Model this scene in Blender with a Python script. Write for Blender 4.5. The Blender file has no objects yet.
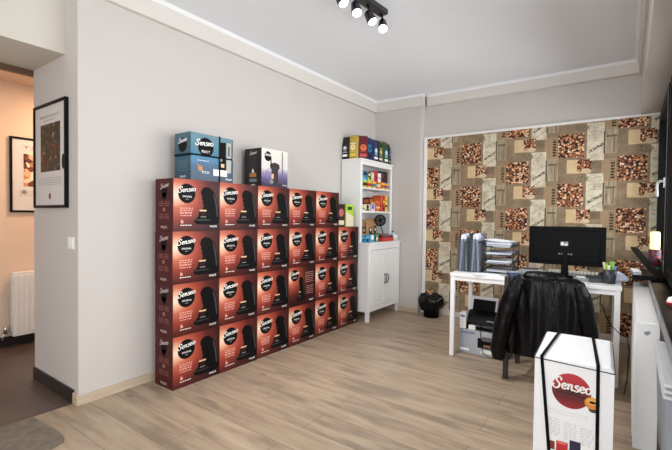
import bpy, math, random
from mathutils import Vector, Matrix
random.seed(7)
S = bpy.context.scene
COL = S.collection
R = math.radians

# ------------------------------------------------------------------ camera
cam_d = bpy.data.cameras.new('camera'); cam = bpy.data.objects.new('camera', cam_d); COL.objects.link(cam)
cam_d.sensor_width = 36; cam_d.lens = 407.86 / 672 * 36; cam_d.clip_start = .05
_y, _p, _r = R(35.7), R(-1.268), R(.677)
fw = Vector((-math.sin(_y)*math.cos(_p), math.cos(_y)*math.cos(_p), math.sin(_p)))
rt = Vector((math.cos(_y), math.sin(_y), 0)); up = rt.cross(fw)
rr = rt*math.cos(_r)+up*math.sin(_r); uu = up*math.cos(_r)-rt*math.sin(_r)
cam.matrix_world = Matrix((( rr.x, uu.x, -fw.x, 2.763), (rr.y, uu.y, -fw.y, -4.63), (rr.z, uu.z, -fw.z, 1.2), (0, 0, 0, 1)))
S.camera = cam

# ------------------------------------------------------------------ world, light, exposure
W = bpy.data.worlds.new('daylight'); S.world = W; W.use_nodes = True
bg = W.node_tree.nodes['Background']; bg.inputs[0].default_value = (.93, .96, 1, 1); bg.inputs[1].default_value = 1.0
S.view_settings.view_transform = 'Standard'; S.view_settings.look = 'None'
S.view_settings.gamma = 1; S.view_settings.exposure = 0.27; S.view_settings.use_curve_mapping = False

def area(name, loc, rot, sx, sy, power, color=(1, 1, 1)):
    l = bpy.data.lights.new(name, 'AREA'); l.shape = 'RECTANGLE'; l.size = sx; l.size_y = sy; l.energy = power; l.color = color
    o = bpy.data.objects.new(name, l); o.location = loc; o.rotation_euler = rot; COL.objects.link(o); return o
area('rear_fill_light', (2.35, -6.6, 1.5), (R(90), 0, 0), 1.3, 2.0, 60, (.97, .985, 1))  # added fill behind the camera, brightens faces turned towards it; no real source
area('window_daylight', (3.35, -2.0, 1.45), (0, R(90), 0), 1.35, 4.4, 104, (.95, .975, 1))
area('hall_lamp_light', (-1.15, -2.75, 2.33), (0, 0, 0), .4, .4, 20, (1, .68, .45))

# ------------------------------------------------------------------ materials
def lin(c):
    return tuple(((v/255)/12.92 if v <= 10 else ((v/255+.055)/1.055)**2.4) for v in c) + (1,)
MATS = {}
def mat(name, rgb, rough=.5, metal=0, spec=.5, emit=None, noise=.0, nscale=20, bump=0, coat=0, trans=0):
    if name in MATS: return MATS[name]
    m = bpy.data.materials.new(name); m.use_nodes = True; nt = m.node_tree
    b = nt.nodes['Principled BSDF']
    b.inputs['Base Color'].default_value = lin(rgb); b.inputs['Roughness'].default_value = rough
    b.inputs['Metallic'].default_value = metal; b.inputs['Specular IOR Level'].default_value = spec
    b.inputs['Coat Weight'].default_value = coat
    if emit:
        b.inputs['Emission Color'].default_value = lin(emit[0]); b.inputs['Emission Strength'].default_value = emit[1]
    if noise or bump:
        tc = nt.nodes.new('ShaderNodeTexCoord'); n = nt.nodes.new('ShaderNodeTexNoise')
        n.inputs['Scale'].default_value = nscale; n.inputs['Detail'].default_value = 4
        nt.links.new(tc.outputs['Object'], n.inputs['Vector'])
        if noise:
            r = nt.nodes.new('ShaderNodeMapRange'); nt.links.new(n.outputs['Fac'], r.inputs['Value'])
            r.inputs['From Min'].default_value = .3; r.inputs['From Max'].default_value = .7
            r.inputs['To Min'].default_value = 1-noise; r.inputs['To Max'].default_value = 1+noise
            mx = nt.nodes.new('ShaderNodeVectorMath'); mx.operation = 'SCALE'
            mx.inputs[0].default_value = lin(rgb)[:3]; nt.links.new(r.outputs[0], mx.inputs['Scale'])
            nt.links.new(mx.outputs[0], b.inputs['Base Color'])
        if bump:
            bp = nt.nodes.new('ShaderNodeBump'); bp.inputs['Strength'].default_value = bump; bp.inputs['Distance'].default_value = .01
            nt.links.new(n.outputs['Fac'], bp.inputs['Height']); nt.links.new(bp.outputs[0], b.inputs['Normal'])
    MATS[name] = m; return m

class G:
    """small helper for building procedural node graphs"""
    def __init__(s, name, rough=.5):
        s.m = bpy.data.materials.new(name); s.m.use_nodes = True; s.nt = s.m.node_tree
        s.b = s.nt.nodes['Principled BSDF']; s.b.inputs['Roughness'].default_value = rough
        s.tc = s.nt.nodes.new('ShaderNodeTexCoord'); MATS[name] = s.m
    def new(s, t): return s.nt.nodes.new(t)
    def put(s, sock, v):
        if isinstance(v, bpy.types.NodeSocket): s.nt.links.new(v, sock)
        else: sock.default_value = v
    def math(s, op, a, b=0.0, c=0.0):
        n = s.new('ShaderNodeMath'); n.operation = op; s.put(n.inputs[0], a); s.put(n.inputs[1], b); s.put(n.inputs[2], c); return n.outputs[0]
    def xyz(s, out='Object'):
        n = s.new('ShaderNodeSeparateXYZ'); s.nt.links.new(s.tc.outputs[out], n.inputs[0]); return n.outputs
    def vec(s, x, y, z):
        n = s.new('ShaderNodeCombineXYZ'); s.put(n.inputs[0], x); s.put(n.inputs[1], y); s.put(n.inputs[2], z); return n.outputs[0]
    def noise(s, v, scale, detail=3, rough=.5):
        n = s.new('ShaderNodeTexNoise'); s.put(n.inputs['Vector'], v); n.inputs['Scale'].default_value = scale
        n.inputs['Detail'].default_value = detail; n.inputs['Roughness'].default_value = rough; return n.outputs['Fac']
    def mix(s, f, a, b):
        n = s.new('ShaderNodeMix'); n.data_type = 'RGBA'; s.put(n.inputs[0], f); s.put(n.inputs[6], a); s.put(n.inputs[7], b); return n.outputs[2]
    def ramp(s, f, stops, interp='LINEAR'):
        n = s.new('ShaderNodeValToRGB'); s.put(n.inputs[0], f); e = n.color_ramp.elements; n.color_ramp.interpolation = interp
        while len(e) < len(stops): e.new(.5)
        for el, (p, c) in zip(e, stops): el.position = p; el.color = lin(c) if len(c) == 3 else c
        return n.outputs[0]
    def step(s, x, lo, hi):   # 1 when lo<x<hi
        return s.math('MULTIPLY', s.math('GREATER_THAN', x, lo), s.math('LESS_THAN', x, hi))
    def rect(s, u, v, a, b, c, d): return s.math('MULTIPLY', s.step(u, a, b), s.step(v, c, d))
    def color(s, c): s.put(s.b.inputs['Base Color'], c); return s.m
    def bump(s, h, st=.2, dist=.01):
        n = s.new('ShaderNodeBump'); n.inputs['Strength'].default_value = st; n.inputs['Distance'].default_value = dist
        s.put(n.inputs['Height'], h); s.nt.links.new(n.outputs[0], s.b.inputs['Normal'])

white = mat('white_paint', (238, 238, 236), .35)
plaster = mat('wall_paint', (203, 197, 192), .85, noise=.012, nscale=3, bump=.03)
ceil_m = mat('ceiling_paint', (234, 237, 241), .9, noise=.01, nscale=2)
peach = mat('hall_paint', (226, 202, 180), .85)
beige_l = mat('lintel_paint', (205, 200, 188), .85)
black = mat('black_plastic', (4, 4, 5), .45, spec=.1)
matte_black = mat('matte_black', (6, 6, 6), .6, spec=.15)
frame_black = mat('window_frame_black', (6, 6, 7), .5, spec=.12)
chrome = mat('chrome', (200, 202, 205), .15, metal=1)
darkgrey = mat('dark_grey', (60, 61, 64), .5)
midgrey = mat('mid_grey', (140, 142, 146), .45)
silver = mat('silver_grey', (178, 182, 188), .35, metal=.3)
paper = mat('paper', (240, 242, 246), .8)
bluepaper = mat('bluish_paper', (205, 212, 232), .7)
inkblack = mat('ink_black', (8, 7, 8), .5, spec=.15)
inkwhite = mat('ink_white', (248, 246, 242), .5)
pinkish = mat('ink_pink', (226, 160, 145), .5)
greyink = mat('ink_grey', (150, 150, 152), .6)
maroon = mat('maroon_card', (74, 28, 28), .5, spec=.2, noise=.05, nscale=6)
tile_m = mat('dark_tile_base', (34, 35, 38), .3)

def make_floor():
    g = G('laminate_oak', .42); o = g.xyz()
    br = g.new('ShaderNodeTexBrick'); g.put(br.inputs['Vector'], g.vec(o[0], o[1], 0.0))
    br.inputs['Scale'].default_value = 1; br.inputs['Brick Width'].default_value = 1.29; br.inputs['Row Height'].default_value = .192
    br.inputs['Mortar Size'].default_value = .0022; br.inputs['Mortar Smooth'].default_value = .3; br.offset = .37; br.offset_frequency = 2
    br.inputs['Color1'].default_value = (0, 0, 0, 1); br.inputs['Color2'].default_value = (1, 1, 1, 1); br.inputs['Mortar'].default_value = (.5, .5, .5, 1)
    row = g.math('FLOOR', g.math('DIVIDE', o[1], .192))
    v = g.vec(g.math('ADD', g.math('MULTIPLY', o[0], 1.3), g.math('MULTIPLY', row, 3.71)), g.math('MULTIPLY', o[1], 13.0), row)
    n1 = g.noise(v, 1.6, 6, .62)
    v2 = g.vec(g.math('ADD', g.math('MULTIPLY', o[0], 1.1), g.math('MULTIPLY', row, 1.9)), g.math('MULTIPLY', o[1], 5.0), row)
    n2 = g.noise(v2, 1.9, 3, .5)
    base = g.ramp(n1, [(.25, (144, 124, 103)), (.45, (172, 150, 126)), (.6, (184, 164, 140)), (.8, (198, 180, 157))])
    tint = g.mix(g.math('MULTIPLY', br.outputs['Color'], .28), base, lin((158, 140, 120)))
    dark = g.math('MULTIPLY', g.math('GREATER_THAN', n2, .0), g.ramp(n2, [(.52, (0, 0, 0)), (.68, (255, 255, 255))]))
    c = g.mix(g.math('MULTIPLY', dark, .62), tint, lin((118, 104, 92)))
    vo = g.new('ShaderNodeTexVoronoi'); g.put(vo.inputs['Vector'], g.vec(g.math('MULTIPLY', o[0], 1.5), g.math('MULTIPLY', o[1], 4.0), 0.0)); vo.inputs['Scale'].default_value = 1.1
    kn = g.math('LESS_THAN', vo.outputs['Distance'], .075)
    c = g.mix(g.math('MULTIPLY', kn, .5), c, lin((95, 74, 60)))
    c = g.mix(g.math('MULTIPLY', br.outputs['Fac'], .65), c, lin((95, 76, 60)))
    g.bump(n1, .06, .004)
    return g.color(c)
floor_m = make_floor()

def make_dark_tiles():
    g = G('dark_floor_tiles', .35); o = g.xyz()
    br = g.new('ShaderNodeTexBrick'); g.put(br.inputs['Vector'], g.vec(o[0], o[1], 0.0)); br.offset = 0
    br.inputs['Scale'].default_value = 1; br.inputs['Brick Width'].default_value = .6; br.inputs['Row Height'].default_value = .6
    br.inputs['Mortar Size'].default_value = .003
    n = g.noise(g.vec(o[0], o[1], 0.0), 3, 4)
    c = g.ramp(n, [(.3, (72, 60, 53)), (.7, (92, 78, 70))])
    return g.color(g.mix(br.outputs['Fac'], c, lin((58, 48, 43))))
dark_tiles = make_dark_tiles()

def make_mat_rug():
    g = G('doormat_weave', .95); o = g.xyz(); n = g.noise(g.vec(o[0], o[1], o[2]), 22, 4)
    g.bump(g.noise(g.vec(o[0], o[1], o[2]), 180, 2), .6, .004)
    return g.color(g.ramp(n, [(.3, (112, 101, 88)), (.7, (134, 122, 107))]))
mat_rug = make_mat_rug()

def make_wallpaper():
    g = G('coffee_wallpaper', .75); o = g.xyz(); PX, PZ = .513, .507
    a = g.math('DIVIDE', g.math('SUBTRACT', o[0], 1.117-4*PX), PX)
    col = g.math('FLOOR', a); u = g.math('FRACT', a)
    odd = g.math('MODULO', col, 2.0)
    def vof(odd_):
        z = g.math('DIVIDE', g.math('SUBTRACT', 2.07+4*PZ, o[2]), PZ)
        return g.math('FRACT', g.math('SUBTRACT', z, g.math('MULTIPLY', odd_, .5)))
    v = vof(odd); v2 = g.math('FRACT', g.math('ADD', v, .5))   # neighbour column's phase
    pos = g.vec(o[0], 0.0, o[2])
    fine = g.noise(pos, 60, 3); mid = g.noise(pos, 14, 4)
    def tex(c1, c2, f=mid): return g.ramp(f, [(.3, c1), (.7, c2)])
    c = tex((124, 104, 80), (156, 134, 106))
    # pale script panel, plank panel, text column
    planks = g.noise(g.vec(g.math('MULTIPLY', o[0], 90.0), 0.0, g.math('MULTIPLY', o[2], 6.0)), 1.0, 4)
    c = g.mix(g.rect(u, v, .78, 1.0, -.01, .44), c, g.ramp(planks, [(.3, (120, 104, 82)), (.6, (182, 164, 134)), (.75, (200, 186, 156))]))
    c = g.mix(g.rect(u, v, .78, 1.0, .94, 1.01), c, g.ramp(planks, [(.3, (140, 122, 96)), (.7, (200, 184, 152))]))
    c = g.mix(g.rect(u, v, .75, .985, .54, .98), c, g.ramp(planks, [(.3, (146, 120, 90)), (.7, (176, 150, 116))]))
    txt = g.new('ShaderNodeTexVoronoi'); txt.inputs['Scale'].default_value = 1
    g.put(txt.inputs['Vector'], g.vec(g.math('MULTIPLY', o[0], 40.0), 0.0, g.math('MULTIPLY', o[2], 30.0)))
    tmask = g.math('MULTIPLY', g.rect(u, v, .9, .965, .58, .93), g.math('LESS_THAN', g.math('FRACT', g.math('MULTIPLY', v, 18.0)), .68))
    c = g.mix(g.math('MULTIPLY', tmask, g.math('GREATER_THAN', txt.outputs['Distance'], .28)), c, lin((58, 44, 34)))
    for (lo, hi) in ((-.01, .56), (.82, 1.01)):
        c = g.mix(g.rect(u, v, .5, .785, lo, hi), c, g.ramp(mid, [(.3, (186, 172, 144)), (.5, (214, 203, 178)), (.7, (228, 220, 200))]))
    scr = g.math('ABSOLUTE', g.math('SUBTRACT', v, g.math('SUBTRACT', .72, g.math('MULTIPLY', u, .62))))
    wob = g.noise(g.vec(g.math('MULTIPLY', o[0], 120.0), 0.0, g.math('MULTIPLY', o[2], 60.0)), 1.0, 2)
    sm = g.math('MULTIPLY', g.math('LESS_THAN', scr, .03), g.math('MULTIPLY', g.rect(u, v, .53, .77, .1, .5), g.math('GREATER_THAN', wob, .48)))
    c = g.mix(sm, c, lin((52, 45, 38)))
    scr2 = g.math('ABSOLUTE', g.math('SUBTRACT', v, g.math('SUBTRACT', .86, g.math('MULTIPLY', u, .62))))
    sm2 = g.math('MULTIPLY', g.math('LESS_THAN', scr2, .014), g.math('MULTIPLY', g.rect(u, v, .53, .77, .1, .6), g.math('GREATER_THAN', wob, .52)))
    c = g.mix(g.math('MULTIPLY', sm2, .7), c, lin((80, 70, 58)))
    c = g.mix(g.math('MULTIPLY', g.rect(u, v, .775, .8, .0, .44), .85), c, lin((52, 40, 30)))
    c = g.mix(g.math('MULTIPLY', g.rect(u, v, .82, .98, .08, .12), .7), c, lin((60, 48, 38)))
    c = g.mix(g.math('MULTIPLY', g.rect(u, v, .935, .96, .12, .42), .6), c, lin((88, 72, 54)))
    fl = g.noise(g.vec(g.math('MULTIPLY', o[0], 26.0), 0.0, g.math('MULTIPLY', o[2], 110.0)), 1.0, 2)
    for (lo, hi) in ((-.01, .14), (.84, 1.01)):
        c = g.mix(g.math('MULTIPLY', g.rect(u, v, .53, .76, lo, hi), g.math('MULTIPLY', g.math('GREATER_THAN', fl, .55), .45)), c, lin((96, 84, 68)))
    # taupe rectangle, light tan rectangle
    c = g.mix(g.rect(u, v, .58, .75, .575, .72), c, tex((112, 94, 74), (134, 114, 92)))
    c = g.mix(g.rect(u, v, .16, .5, .525, .8), c, tex((206, 176, 132), (222, 196, 152)))
    # beans
    def beans(scale):
        vo = g.new('ShaderNodeTexVoronoi'); vo.inputs['Scale'].default_value = scale; g.put(vo.inputs['Vector'], pos)
        sp = g.new('ShaderNodeSeparateColor'); g.put(sp.inputs[0], vo.outputs['Color'])
        b = g.ramp(sp.outputs[0], [(0, (90, 44, 24)), (.3, (158, 92, 54)), (.6, (214, 144, 94)), (.8, (240, 194, 146)), (1, (252, 232, 204))])
        e = g.ramp(vo.outputs['Distance'], [(.42, (255, 255, 255)), (.7, (48, 24, 14))])
        n = g.new('ShaderNodeMix'); n.data_type = 'RGBA'; n.blend_type = 'MULTIPLY'; n.inputs[0].default_value = 1
        g.put(n.inputs[6], b); g.put(n.inputs[7], e); return n.outputs[2]
    c = g.mix(g.rect(u, v, .34, .585, .525, .77), c, beans(62))
    c = g.mix(g.rect(u, v, -.01, .455, -.01, .475), c, beans(54))
    # pale cup blob and dark smudge ring
    def blob(cu, cv, ru, rv):
        x = g.math('POWER', g.math('DIVIDE', g.math('SUBTRACT', u, cu), ru), 2.0)
        y = g.math('POWER', g.math('DIVIDE', g.math('SUBTRACT', v, cv), rv), 2.0)
        return g.math('LESS_THAN', g.math('ADD', g.math('ADD', x, y), g.math('MULTIPLY', g.math('SUBTRACT', mid, .5), 1.5)), 1.0)
    c = g.mix(blob(.5, .76, .085, .05), c, tex((196, 170, 134), (224, 206, 172)))
    c = g.mix(g.math('MULTIPLY', blob(.43, .9, .11, .075), .75), c, g.ramp(fine, [(.35, (84, 72, 54)), (.65, (150, 134, 104))]))
    wear = g.noise(g.vec(g.math('MULTIPLY', o[0], 1.0), 0.0, g.math('MULTIPLY', o[2], 2.5)), 34, 5, .7)
    nb = g.math('SUBTRACT', 1.0, g.math('MAXIMUM', g.rect(u, v, -.01, .455, -.01, .475), g.rect(u, v, .34, .585, .525, .77)))
    c = g.mix(g.math('MULTIPLY', nb, g.ramp(wear, [(.52, (0, 0, 0)), (.7, (150, 150, 150))])), c, lin((92, 78, 62)))
    return g.color(c)
wallpaper = make_wallpaper()

def make_red_print(name, cy, cz, s=1.0):
    g = G(name, .38); o = g.xyz()
    dy = g.math('DIVIDE', g.math('SUBTRACT', o[1], cy), .385); dz = g.math('DIVIDE', g.math('SUBTRACT', o[2], cz), .361)
    d = g.math('SQRT', g.math('ADD', g.math('MULTIPLY', g.math('POWER', dy, 2.0), 1.0), g.math('MULTIPLY', g.math('POWER', dz, 2.0), 1.25)))
    d = g.math('ADD', d, g.math('MULTIPLY', g.math('SUBTRACT', g.noise(g.vec(o[0], o[1], o[2]), 9, 3), .5), .08))
    c = g.ramp(g.math('MULTIPLY', d, s), [(.0, (250, 224, 200)), (.12, (236, 184, 154)), (.27, (198, 104, 79)), (.5, (148, 60, 46)), (.72, (86, 34, 30)), (1, (48, 19, 19))])
    g.b.inputs['Specular IOR Level'].default_value = .25
    return g.color(c)
red_print = make_red_print('red_box_print', -.17, .25)
red_print_b = make_red_print('red_box_back_print', -.17, .27, 1.35)
def make_lin_print(name, axis, stops, scale, off, rough=.4):
    g = G(name, rough); o = g.xyz(); t = g.math('ADD', g.math('MULTIPLY', o[axis], scale), off)
    t = g.math('ADD', t, g.math('MULTIPLY', g.math('SUBTRACT', g.noise(g.vec(o[0], o[1], o[2]), 14, 4), .5), .25))
    g.b.inputs['Coat Weight'].default_value = .2
    return g.color(g.ramp(t, stops))
blue_print = make_lin_print('blue_box_print', 2, [(0, (16, 44, 62)), (.3, (28, 84, 122)), (.5, (52, 124, 166)), (.62, (74, 128, 150)), (1, (104, 140, 152))], 2.9, 0)
blue_side = make_lin_print('blue_box_side', 2, [(0, (22, 58, 78)), (.6, (44, 88, 108)), (1, (60, 96, 108))], 2.9, 0)
bw_print = make_lin_print('purple_white_print', 2, [(0, (40, 32, 58)), (.2, (92, 76, 128)), (.36, (150, 136, 176)), (.5, (222, 218, 214)), (1, (236, 232, 222))], 3.1, 0)

# ------------------------------------------------------------------ mesh builder
class MB:
    def __init__(s): s.v = []; s.f = []; s.mi = []; s.mats = []; s.sm = []
    def m(s, material):
        if material not in s.mats: s.mats.append(material)
        return s.mats.index(material)
    def add(s, vs, fs, material, smooth=False, M=None):
        k = len(s.v); i = s.m(material)
        s.v += [tuple(M @ Vector(p)) if M else tuple(p) for p in vs]
        for f in fs: s.f.append([a+k for a in f]); s.mi.append(i); s.sm.append(smooth)
    def box(s, x0, x1, y0, y1, z0, z1, material, M=None, mats=None):
        vs = [(x0,y0,z0),(x1,y0,z0),(x1,y1,z0),(x0,y1,z0),(x0,y0,z1),(x1,y0,z1),(x1,y1,z1),(x0,y1,z1)]
        fs = [(3,2,1,0),(4,5,6,7),(0,1,5,4),(1,2,6,5),(2,3,7,6),(3,0,4,7)]   # -z +z -y +x +y -x
        if mats:
            k = len(s.v); s.v += [tuple(M @ Vector(p)) if M else p for p in vs]
            for f, mm in zip(fs, mats): s.f.append([a+k for a in f]); s.mi.append(s.m(mm)); s.sm.append(False)
        else: s.add(vs, fs, material, False, M)
        return s
    def prism(s, poly, axis, a, b, material, M=None):
        """poly in the two other axes; axis in 'xyz'"""
        def P(p, t): return {'x': (t, p[0], p[1]), 'y': (p[0], t, p[1]), 'z': (p[0], p[1], t)}[axis]
        n = len(poly); vs = [P(p, a) for p in poly]+[P(p, b) for p in poly]
        fs = [tuple(range(n))[::-1], tuple(range(n, 2*n))]+[(i, (i+1) % n, n+(i+1) % n, n+i) for i in range(n)]
        s.add(vs, fs, material, False, M); return s
    def tube(s, pts, r, material, n=10, cap=True, M=None):
        pts = [Vector(p) for p in pts]; vs = []; fs = []
        rs = r if isinstance(r, (list, tuple)) else [r]*len(pts)
        ref = Vector((0, 0, 1))
        for i, p in enumerate(pts):
            t = (pts[min(i+1, len(pts)-1)]-pts[max(i-1, 0)]).normalized()
            if abs(t.dot(ref)) > .95: ref = Vector((1, 0, 0)) if abs(t.x) < .9 else Vector((0, 1, 0))
            a = t.cross(ref).normalized(); b = a.cross(t).normalized(); ref = b
            rad = rs[i]; ra, rb = rad if isinstance(rad, tuple) else (rad, rad)
            for k in range(n):
                th = 2*math.pi*k/n; vs.append(p+a*math.cos(th)*ra+b*math.sin(th)*rb)
        for i in range(len(pts)-1):
            for k in range(n): fs.append((i*n+k, i*n+(k+1) % n, (i+1)*n+(k+1) % n, (i+1)*n+k))
        if cap: fs.append(tuple(range(n))[::-1]); fs.append(tuple(range((len(pts)-1)*n, len(pts)*n)))
        s.add(vs, fs, material, True, M); return s
    def lathe(s, prof, material, n=24, M=None, loc=(0, 0, 0)):
        vs = []; fs = []
        for (r, z) in prof:
            for k in range(n): th = 2*math.pi*k/n; vs.append((loc[0]+r*math.cos(th), loc[1]+r*math.sin(th), loc[2]+z))
        for i in range(len(prof)-1):
            for k in range(n): fs.append((i*n+k, i*n+(k+1) % n, (i+1)*n+(k+1) % n, (i+1)*n+k))
        fs.append(tuple(range(n))[::-1]); fs.append(tuple(range((len(prof)-1)*n, len(prof)*n)))
        s.add(vs, fs, material, True, M); return s
    def build(s, name, parent=None, loc=(0, 0, 0), rotz=0, bevel=0, seg=2, smooth_angle=True, sub=0):
        me = bpy.data.meshes.new(name); me.from_pydata(s.v, [], s.f)
        for m_ in s.mats: me.materials.append(m_)
        for p, i, sm in zip(me.polygons, s.mi, s.sm): p.material_index = i; p.use_smooth = sm
        me.update()
        o = bpy.data.objects.new(name, me); COL.objects.link(o); o.location = loc; o.rotation_euler = (0, 0, rotz)
        if parent: o.parent = parent
        if bevel:
            b = o.modifiers.new('bevel', 'BEVEL'); b.width = bevel; b.segments = seg; b.limit_method = 'ANGLE'; b.angle_limit = R(40)
        if sub:
            b = o.modifiers.new('sub', 'SUBSURF'); b.levels = sub; b.render_levels = sub
        return o
def bx(name, x0, x1, y0, y1, z0, z1, material, parent=None, bevel=0, loc=(0, 0, 0)):
    return MB().box(x0, x1, y0, y1, z0, z1, material).build(name, parent, loc, bevel=bevel)
def tag(o, label=None, cat=None, group=None, kind=None):
    if label: o['label'] = label
    if cat: o['category'] = cat
    if group: o['group'] = group
    if kind: o['kind'] = kind
    return o
def empty(name, loc=(0, 0, 0), rotz=0):
    o = bpy.data.objects.new(name, None); COL.objects.link(o); o.location = loc; o.rotation_euler = (0, 0, rotz); o.empty_display_size = .05; return o
def copy_tree(o, loc=None, rotz=None):
    r = o.copy(); COL.objects.link(r)
    if loc is not None: r.location = loc
    if rotz is not None: r.rotation_euler = (0, 0, rotz)
    for ch in [c for c in bpy.data.objects if c.parent == o]:
        c = ch.copy(); COL.objects.link(c); c.parent = r
        for g_ in [q for q in bpy.data.objects if q.parent == ch]:
            d = g_.copy(); COL.objects.link(d); d.parent = c
    return r
def struct(o): o['kind'] = 'structure'; return o

# ------------------------------------------------------------------ 2-D printing (lettering and artwork on faces)
_tcache = {}
def text2d(txt):
    if txt in _tcache: return _tcache[txt]
    cu = bpy.data.curves.new('lettering', 'FONT'); cu.body = txt; cu.size = 1; cu.resolution_u = 3; cu.offset = .012
    o = bpy.data.objects.new('lettering', cu); COL.objects.link(o)
    bpy.context.view_layer.update()
    me = o.evaluated_get(bpy.context.evaluated_depsgraph_get()).to_mesh()
    vs = [(v.co.x, v.co.y) for v in me.vertices]; fs = [tuple(p.vertices) for p in me.polygons]
    bpy.data.objects.remove(o); bpy.data.curves.remove(cu)
    x0 = min(v[0] for v in vs); x1 = max(v[0] for v in vs); y0 = min(v[1] for v in vs); y1 = max(v[1] for v in vs)
    vs = [((a-x0)/(x1-x0), (b-y0)/(y1-y0)) for a, b in vs]
    _tcache[txt] = (vs, fs, (x1-x0)/(y1-y0)); return _tcache[txt]
def catmull(P, n=6):
    out = []
    Q = [P[0]]+list(P)+[P[-1]]
    for i in range(1, len(Q)-2):
        for k in range(n):
            t = k/n; a, b, c, d = Q[i-1], Q[i], Q[i+1], Q[i+2]
            out.append(tuple(.5*((2*b[j])+(-a[j]+c[j])*t+(2*a[j]-5*b[j]+4*c[j]-d[j])*t*t+(-a[j]+3*b[j]-3*c[j]+d[j])*t**3) for j in range(2)))
    out.append(P[-1]); return out
SCRIPT = {
 'S': (1.25, [[(1.0,1.35),(1.05,1.7),(.75,1.95),(.4,1.8),(.3,1.4),(.6,1.05),(.9,.7),(.85,.2),(.45,-.12),(.05,.05),(-.12,.4),(.1,.6)]]),
 'e': (.86, [[(.12,.48),(.5,.55),(.66,.8),(.42,1.02),(.12,.75),(.1,.3),(.4,0),(.82,.22)]]),
 'n': (1.05, [[(-.02,.85),(.16,.98),(.16,.5),(.16,.0)], [(.16,.6),(.45,1.0),(.68,.85),(.66,.3),(.8,.0),(1.0,.2)]]),
 's': (.8, [[(.68,.85),(.42,1.04),(.16,.84),(.3,.58),(.62,.4),(.6,.06),(.3,-.05),(.04,.15)]]),
 'o': (.95, [[(.45,1.02),(.12,.75),(.12,.25),(.45,-.02),(.8,.25),(.8,.75),(.45,1.02)]])}
def script_word(word='Senseo', w=.2):
    """ribbon strokes for the coffee brand lettering: verts, faces in a 0..1 wide box"""
    V = []; F = []; x = 0
    for ch in word:
        adv, strokes = SCRIPT[ch]
        for st in strokes:
            P = catmull(st); n = len(P); k = len(V)
            for i, p in enumerate(P):
                a = P[max(i-1, 0)]; b = P[min(i+1, n-1)]; dx, dy = b[0]-a[0], b[1]-a[1]; L = math.hypot(dx, dy) or 1
                wd = w*(.8+.45*abs(dy)/L)*.5*(1 if 0 < i < n-1 else .75)
                for sg in (1, -1): V.append((x+p[0]-dy/L*wd*sg+.12*p[1], p[1]+dx/L*wd*sg))
            for i in range(n-1): F.append((k+2*i, k+2*i+1, k+2*i+3, k+2*i+2))
        x += adv
    x0 = min(v[0] for v in V); x1 = max(v[0] for v in V)
    return [((a-x0)/(x1-x0), b/(x1-x0)) for a, b in V], F
class Face:
    """prints onto a plane: origin O, unit vectors U, V; offsets along N"""
    def __init__(s, mb, O, U, V, w, h):
        s.mb = mb; s.O = Vector(O); s.U = Vector(U); s.V = Vector(V); s.N = s.U.cross(s.V); s.w = w; s.h = h; s.k = 0
    def P(s, u, v, k): return s.O+s.U*u*s.w+s.V*v*s.h+s.N*(.0006*k)
    def poly(s, pts, material, k=1):
        a = sum(pts[i][0]*pts[(i+1) % len(pts)][1]-pts[(i+1) % len(pts)][0]*pts[i][1] for i in range(len(pts)))
        if a < 0: pts = pts[::-1]
        s.mb.add([s.P(u, v, k) for u, v in pts], [tuple(range(len(pts)))], material)
    def rect(s, u0, u1, v0, v1, material, k=1): s.poly([(u0, v0), (u1, v0), (u1, v1), (u0, v1)], material, k)
    def disc(s, cu, cv, r, material, k=1, ry=None, n=24):
        ry = r if ry is None else ry
        s.poly([(cu+r/s.w*math.cos(2*math.pi*i/n), cv+ry/s.h*math.sin(2*math.pi*i/n)) for i in range(n)], material, k)
    def text(s, txt, u0, v0, u1, material, k=2, h=None):
        vs, fs, ar = text2d(txt); W_ = (u1-u0)*s.w; H_ = h or W_/ar
        s.mb.add([s.P(u0+a*(u1-u0), v0+b*H_/s.h, k) for a, b in vs], fs, material)
    def script(s, u0, v0, u1, material, k=3, slope=.0, w=.24, sy=1.0):
        vs, fs = script_word(w=w); W_ = (u1-u0)*s.w
        s.mb.add([s.P(u0+a*(u1-u0), v0+(b*sy+a*slope)*W_/s.h, k) for a, b in vs], fs, material)
    def lines(s, u0, u1, v, n, dv, th, material, k=2, seed=0):
        """small illegible copy: rows of short dashes"""
        rnd = random.Random(seed)
        for i in range(n):
            u = u0
            while u < u1-.01:
                L = min(rnd.uniform(.03, .08), u1-u); s.rect(u, u+L*.85, v-i*dv, v-i*dv+th, material, k); u += L+.008
MACHINE = [(.30,.93),(.38,.985),(.50,1.0),(.64,.97),(.76,.89),(.85,.77),(.91,.6),(.96,.4),(.99,.2),(1.0,.04),(.92,0),(.5,-.01),(.12,.0),(.02,.04),(.0,.09),(.06,.14),(.14,.18),(.18,.26),(.20,.34),(.30,.38),(.36,.44),(.37,.5),(.33,.56),(.34,.62),(.29,.68),(.31,.74),(.26,.80),(.26,.87)]
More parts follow.
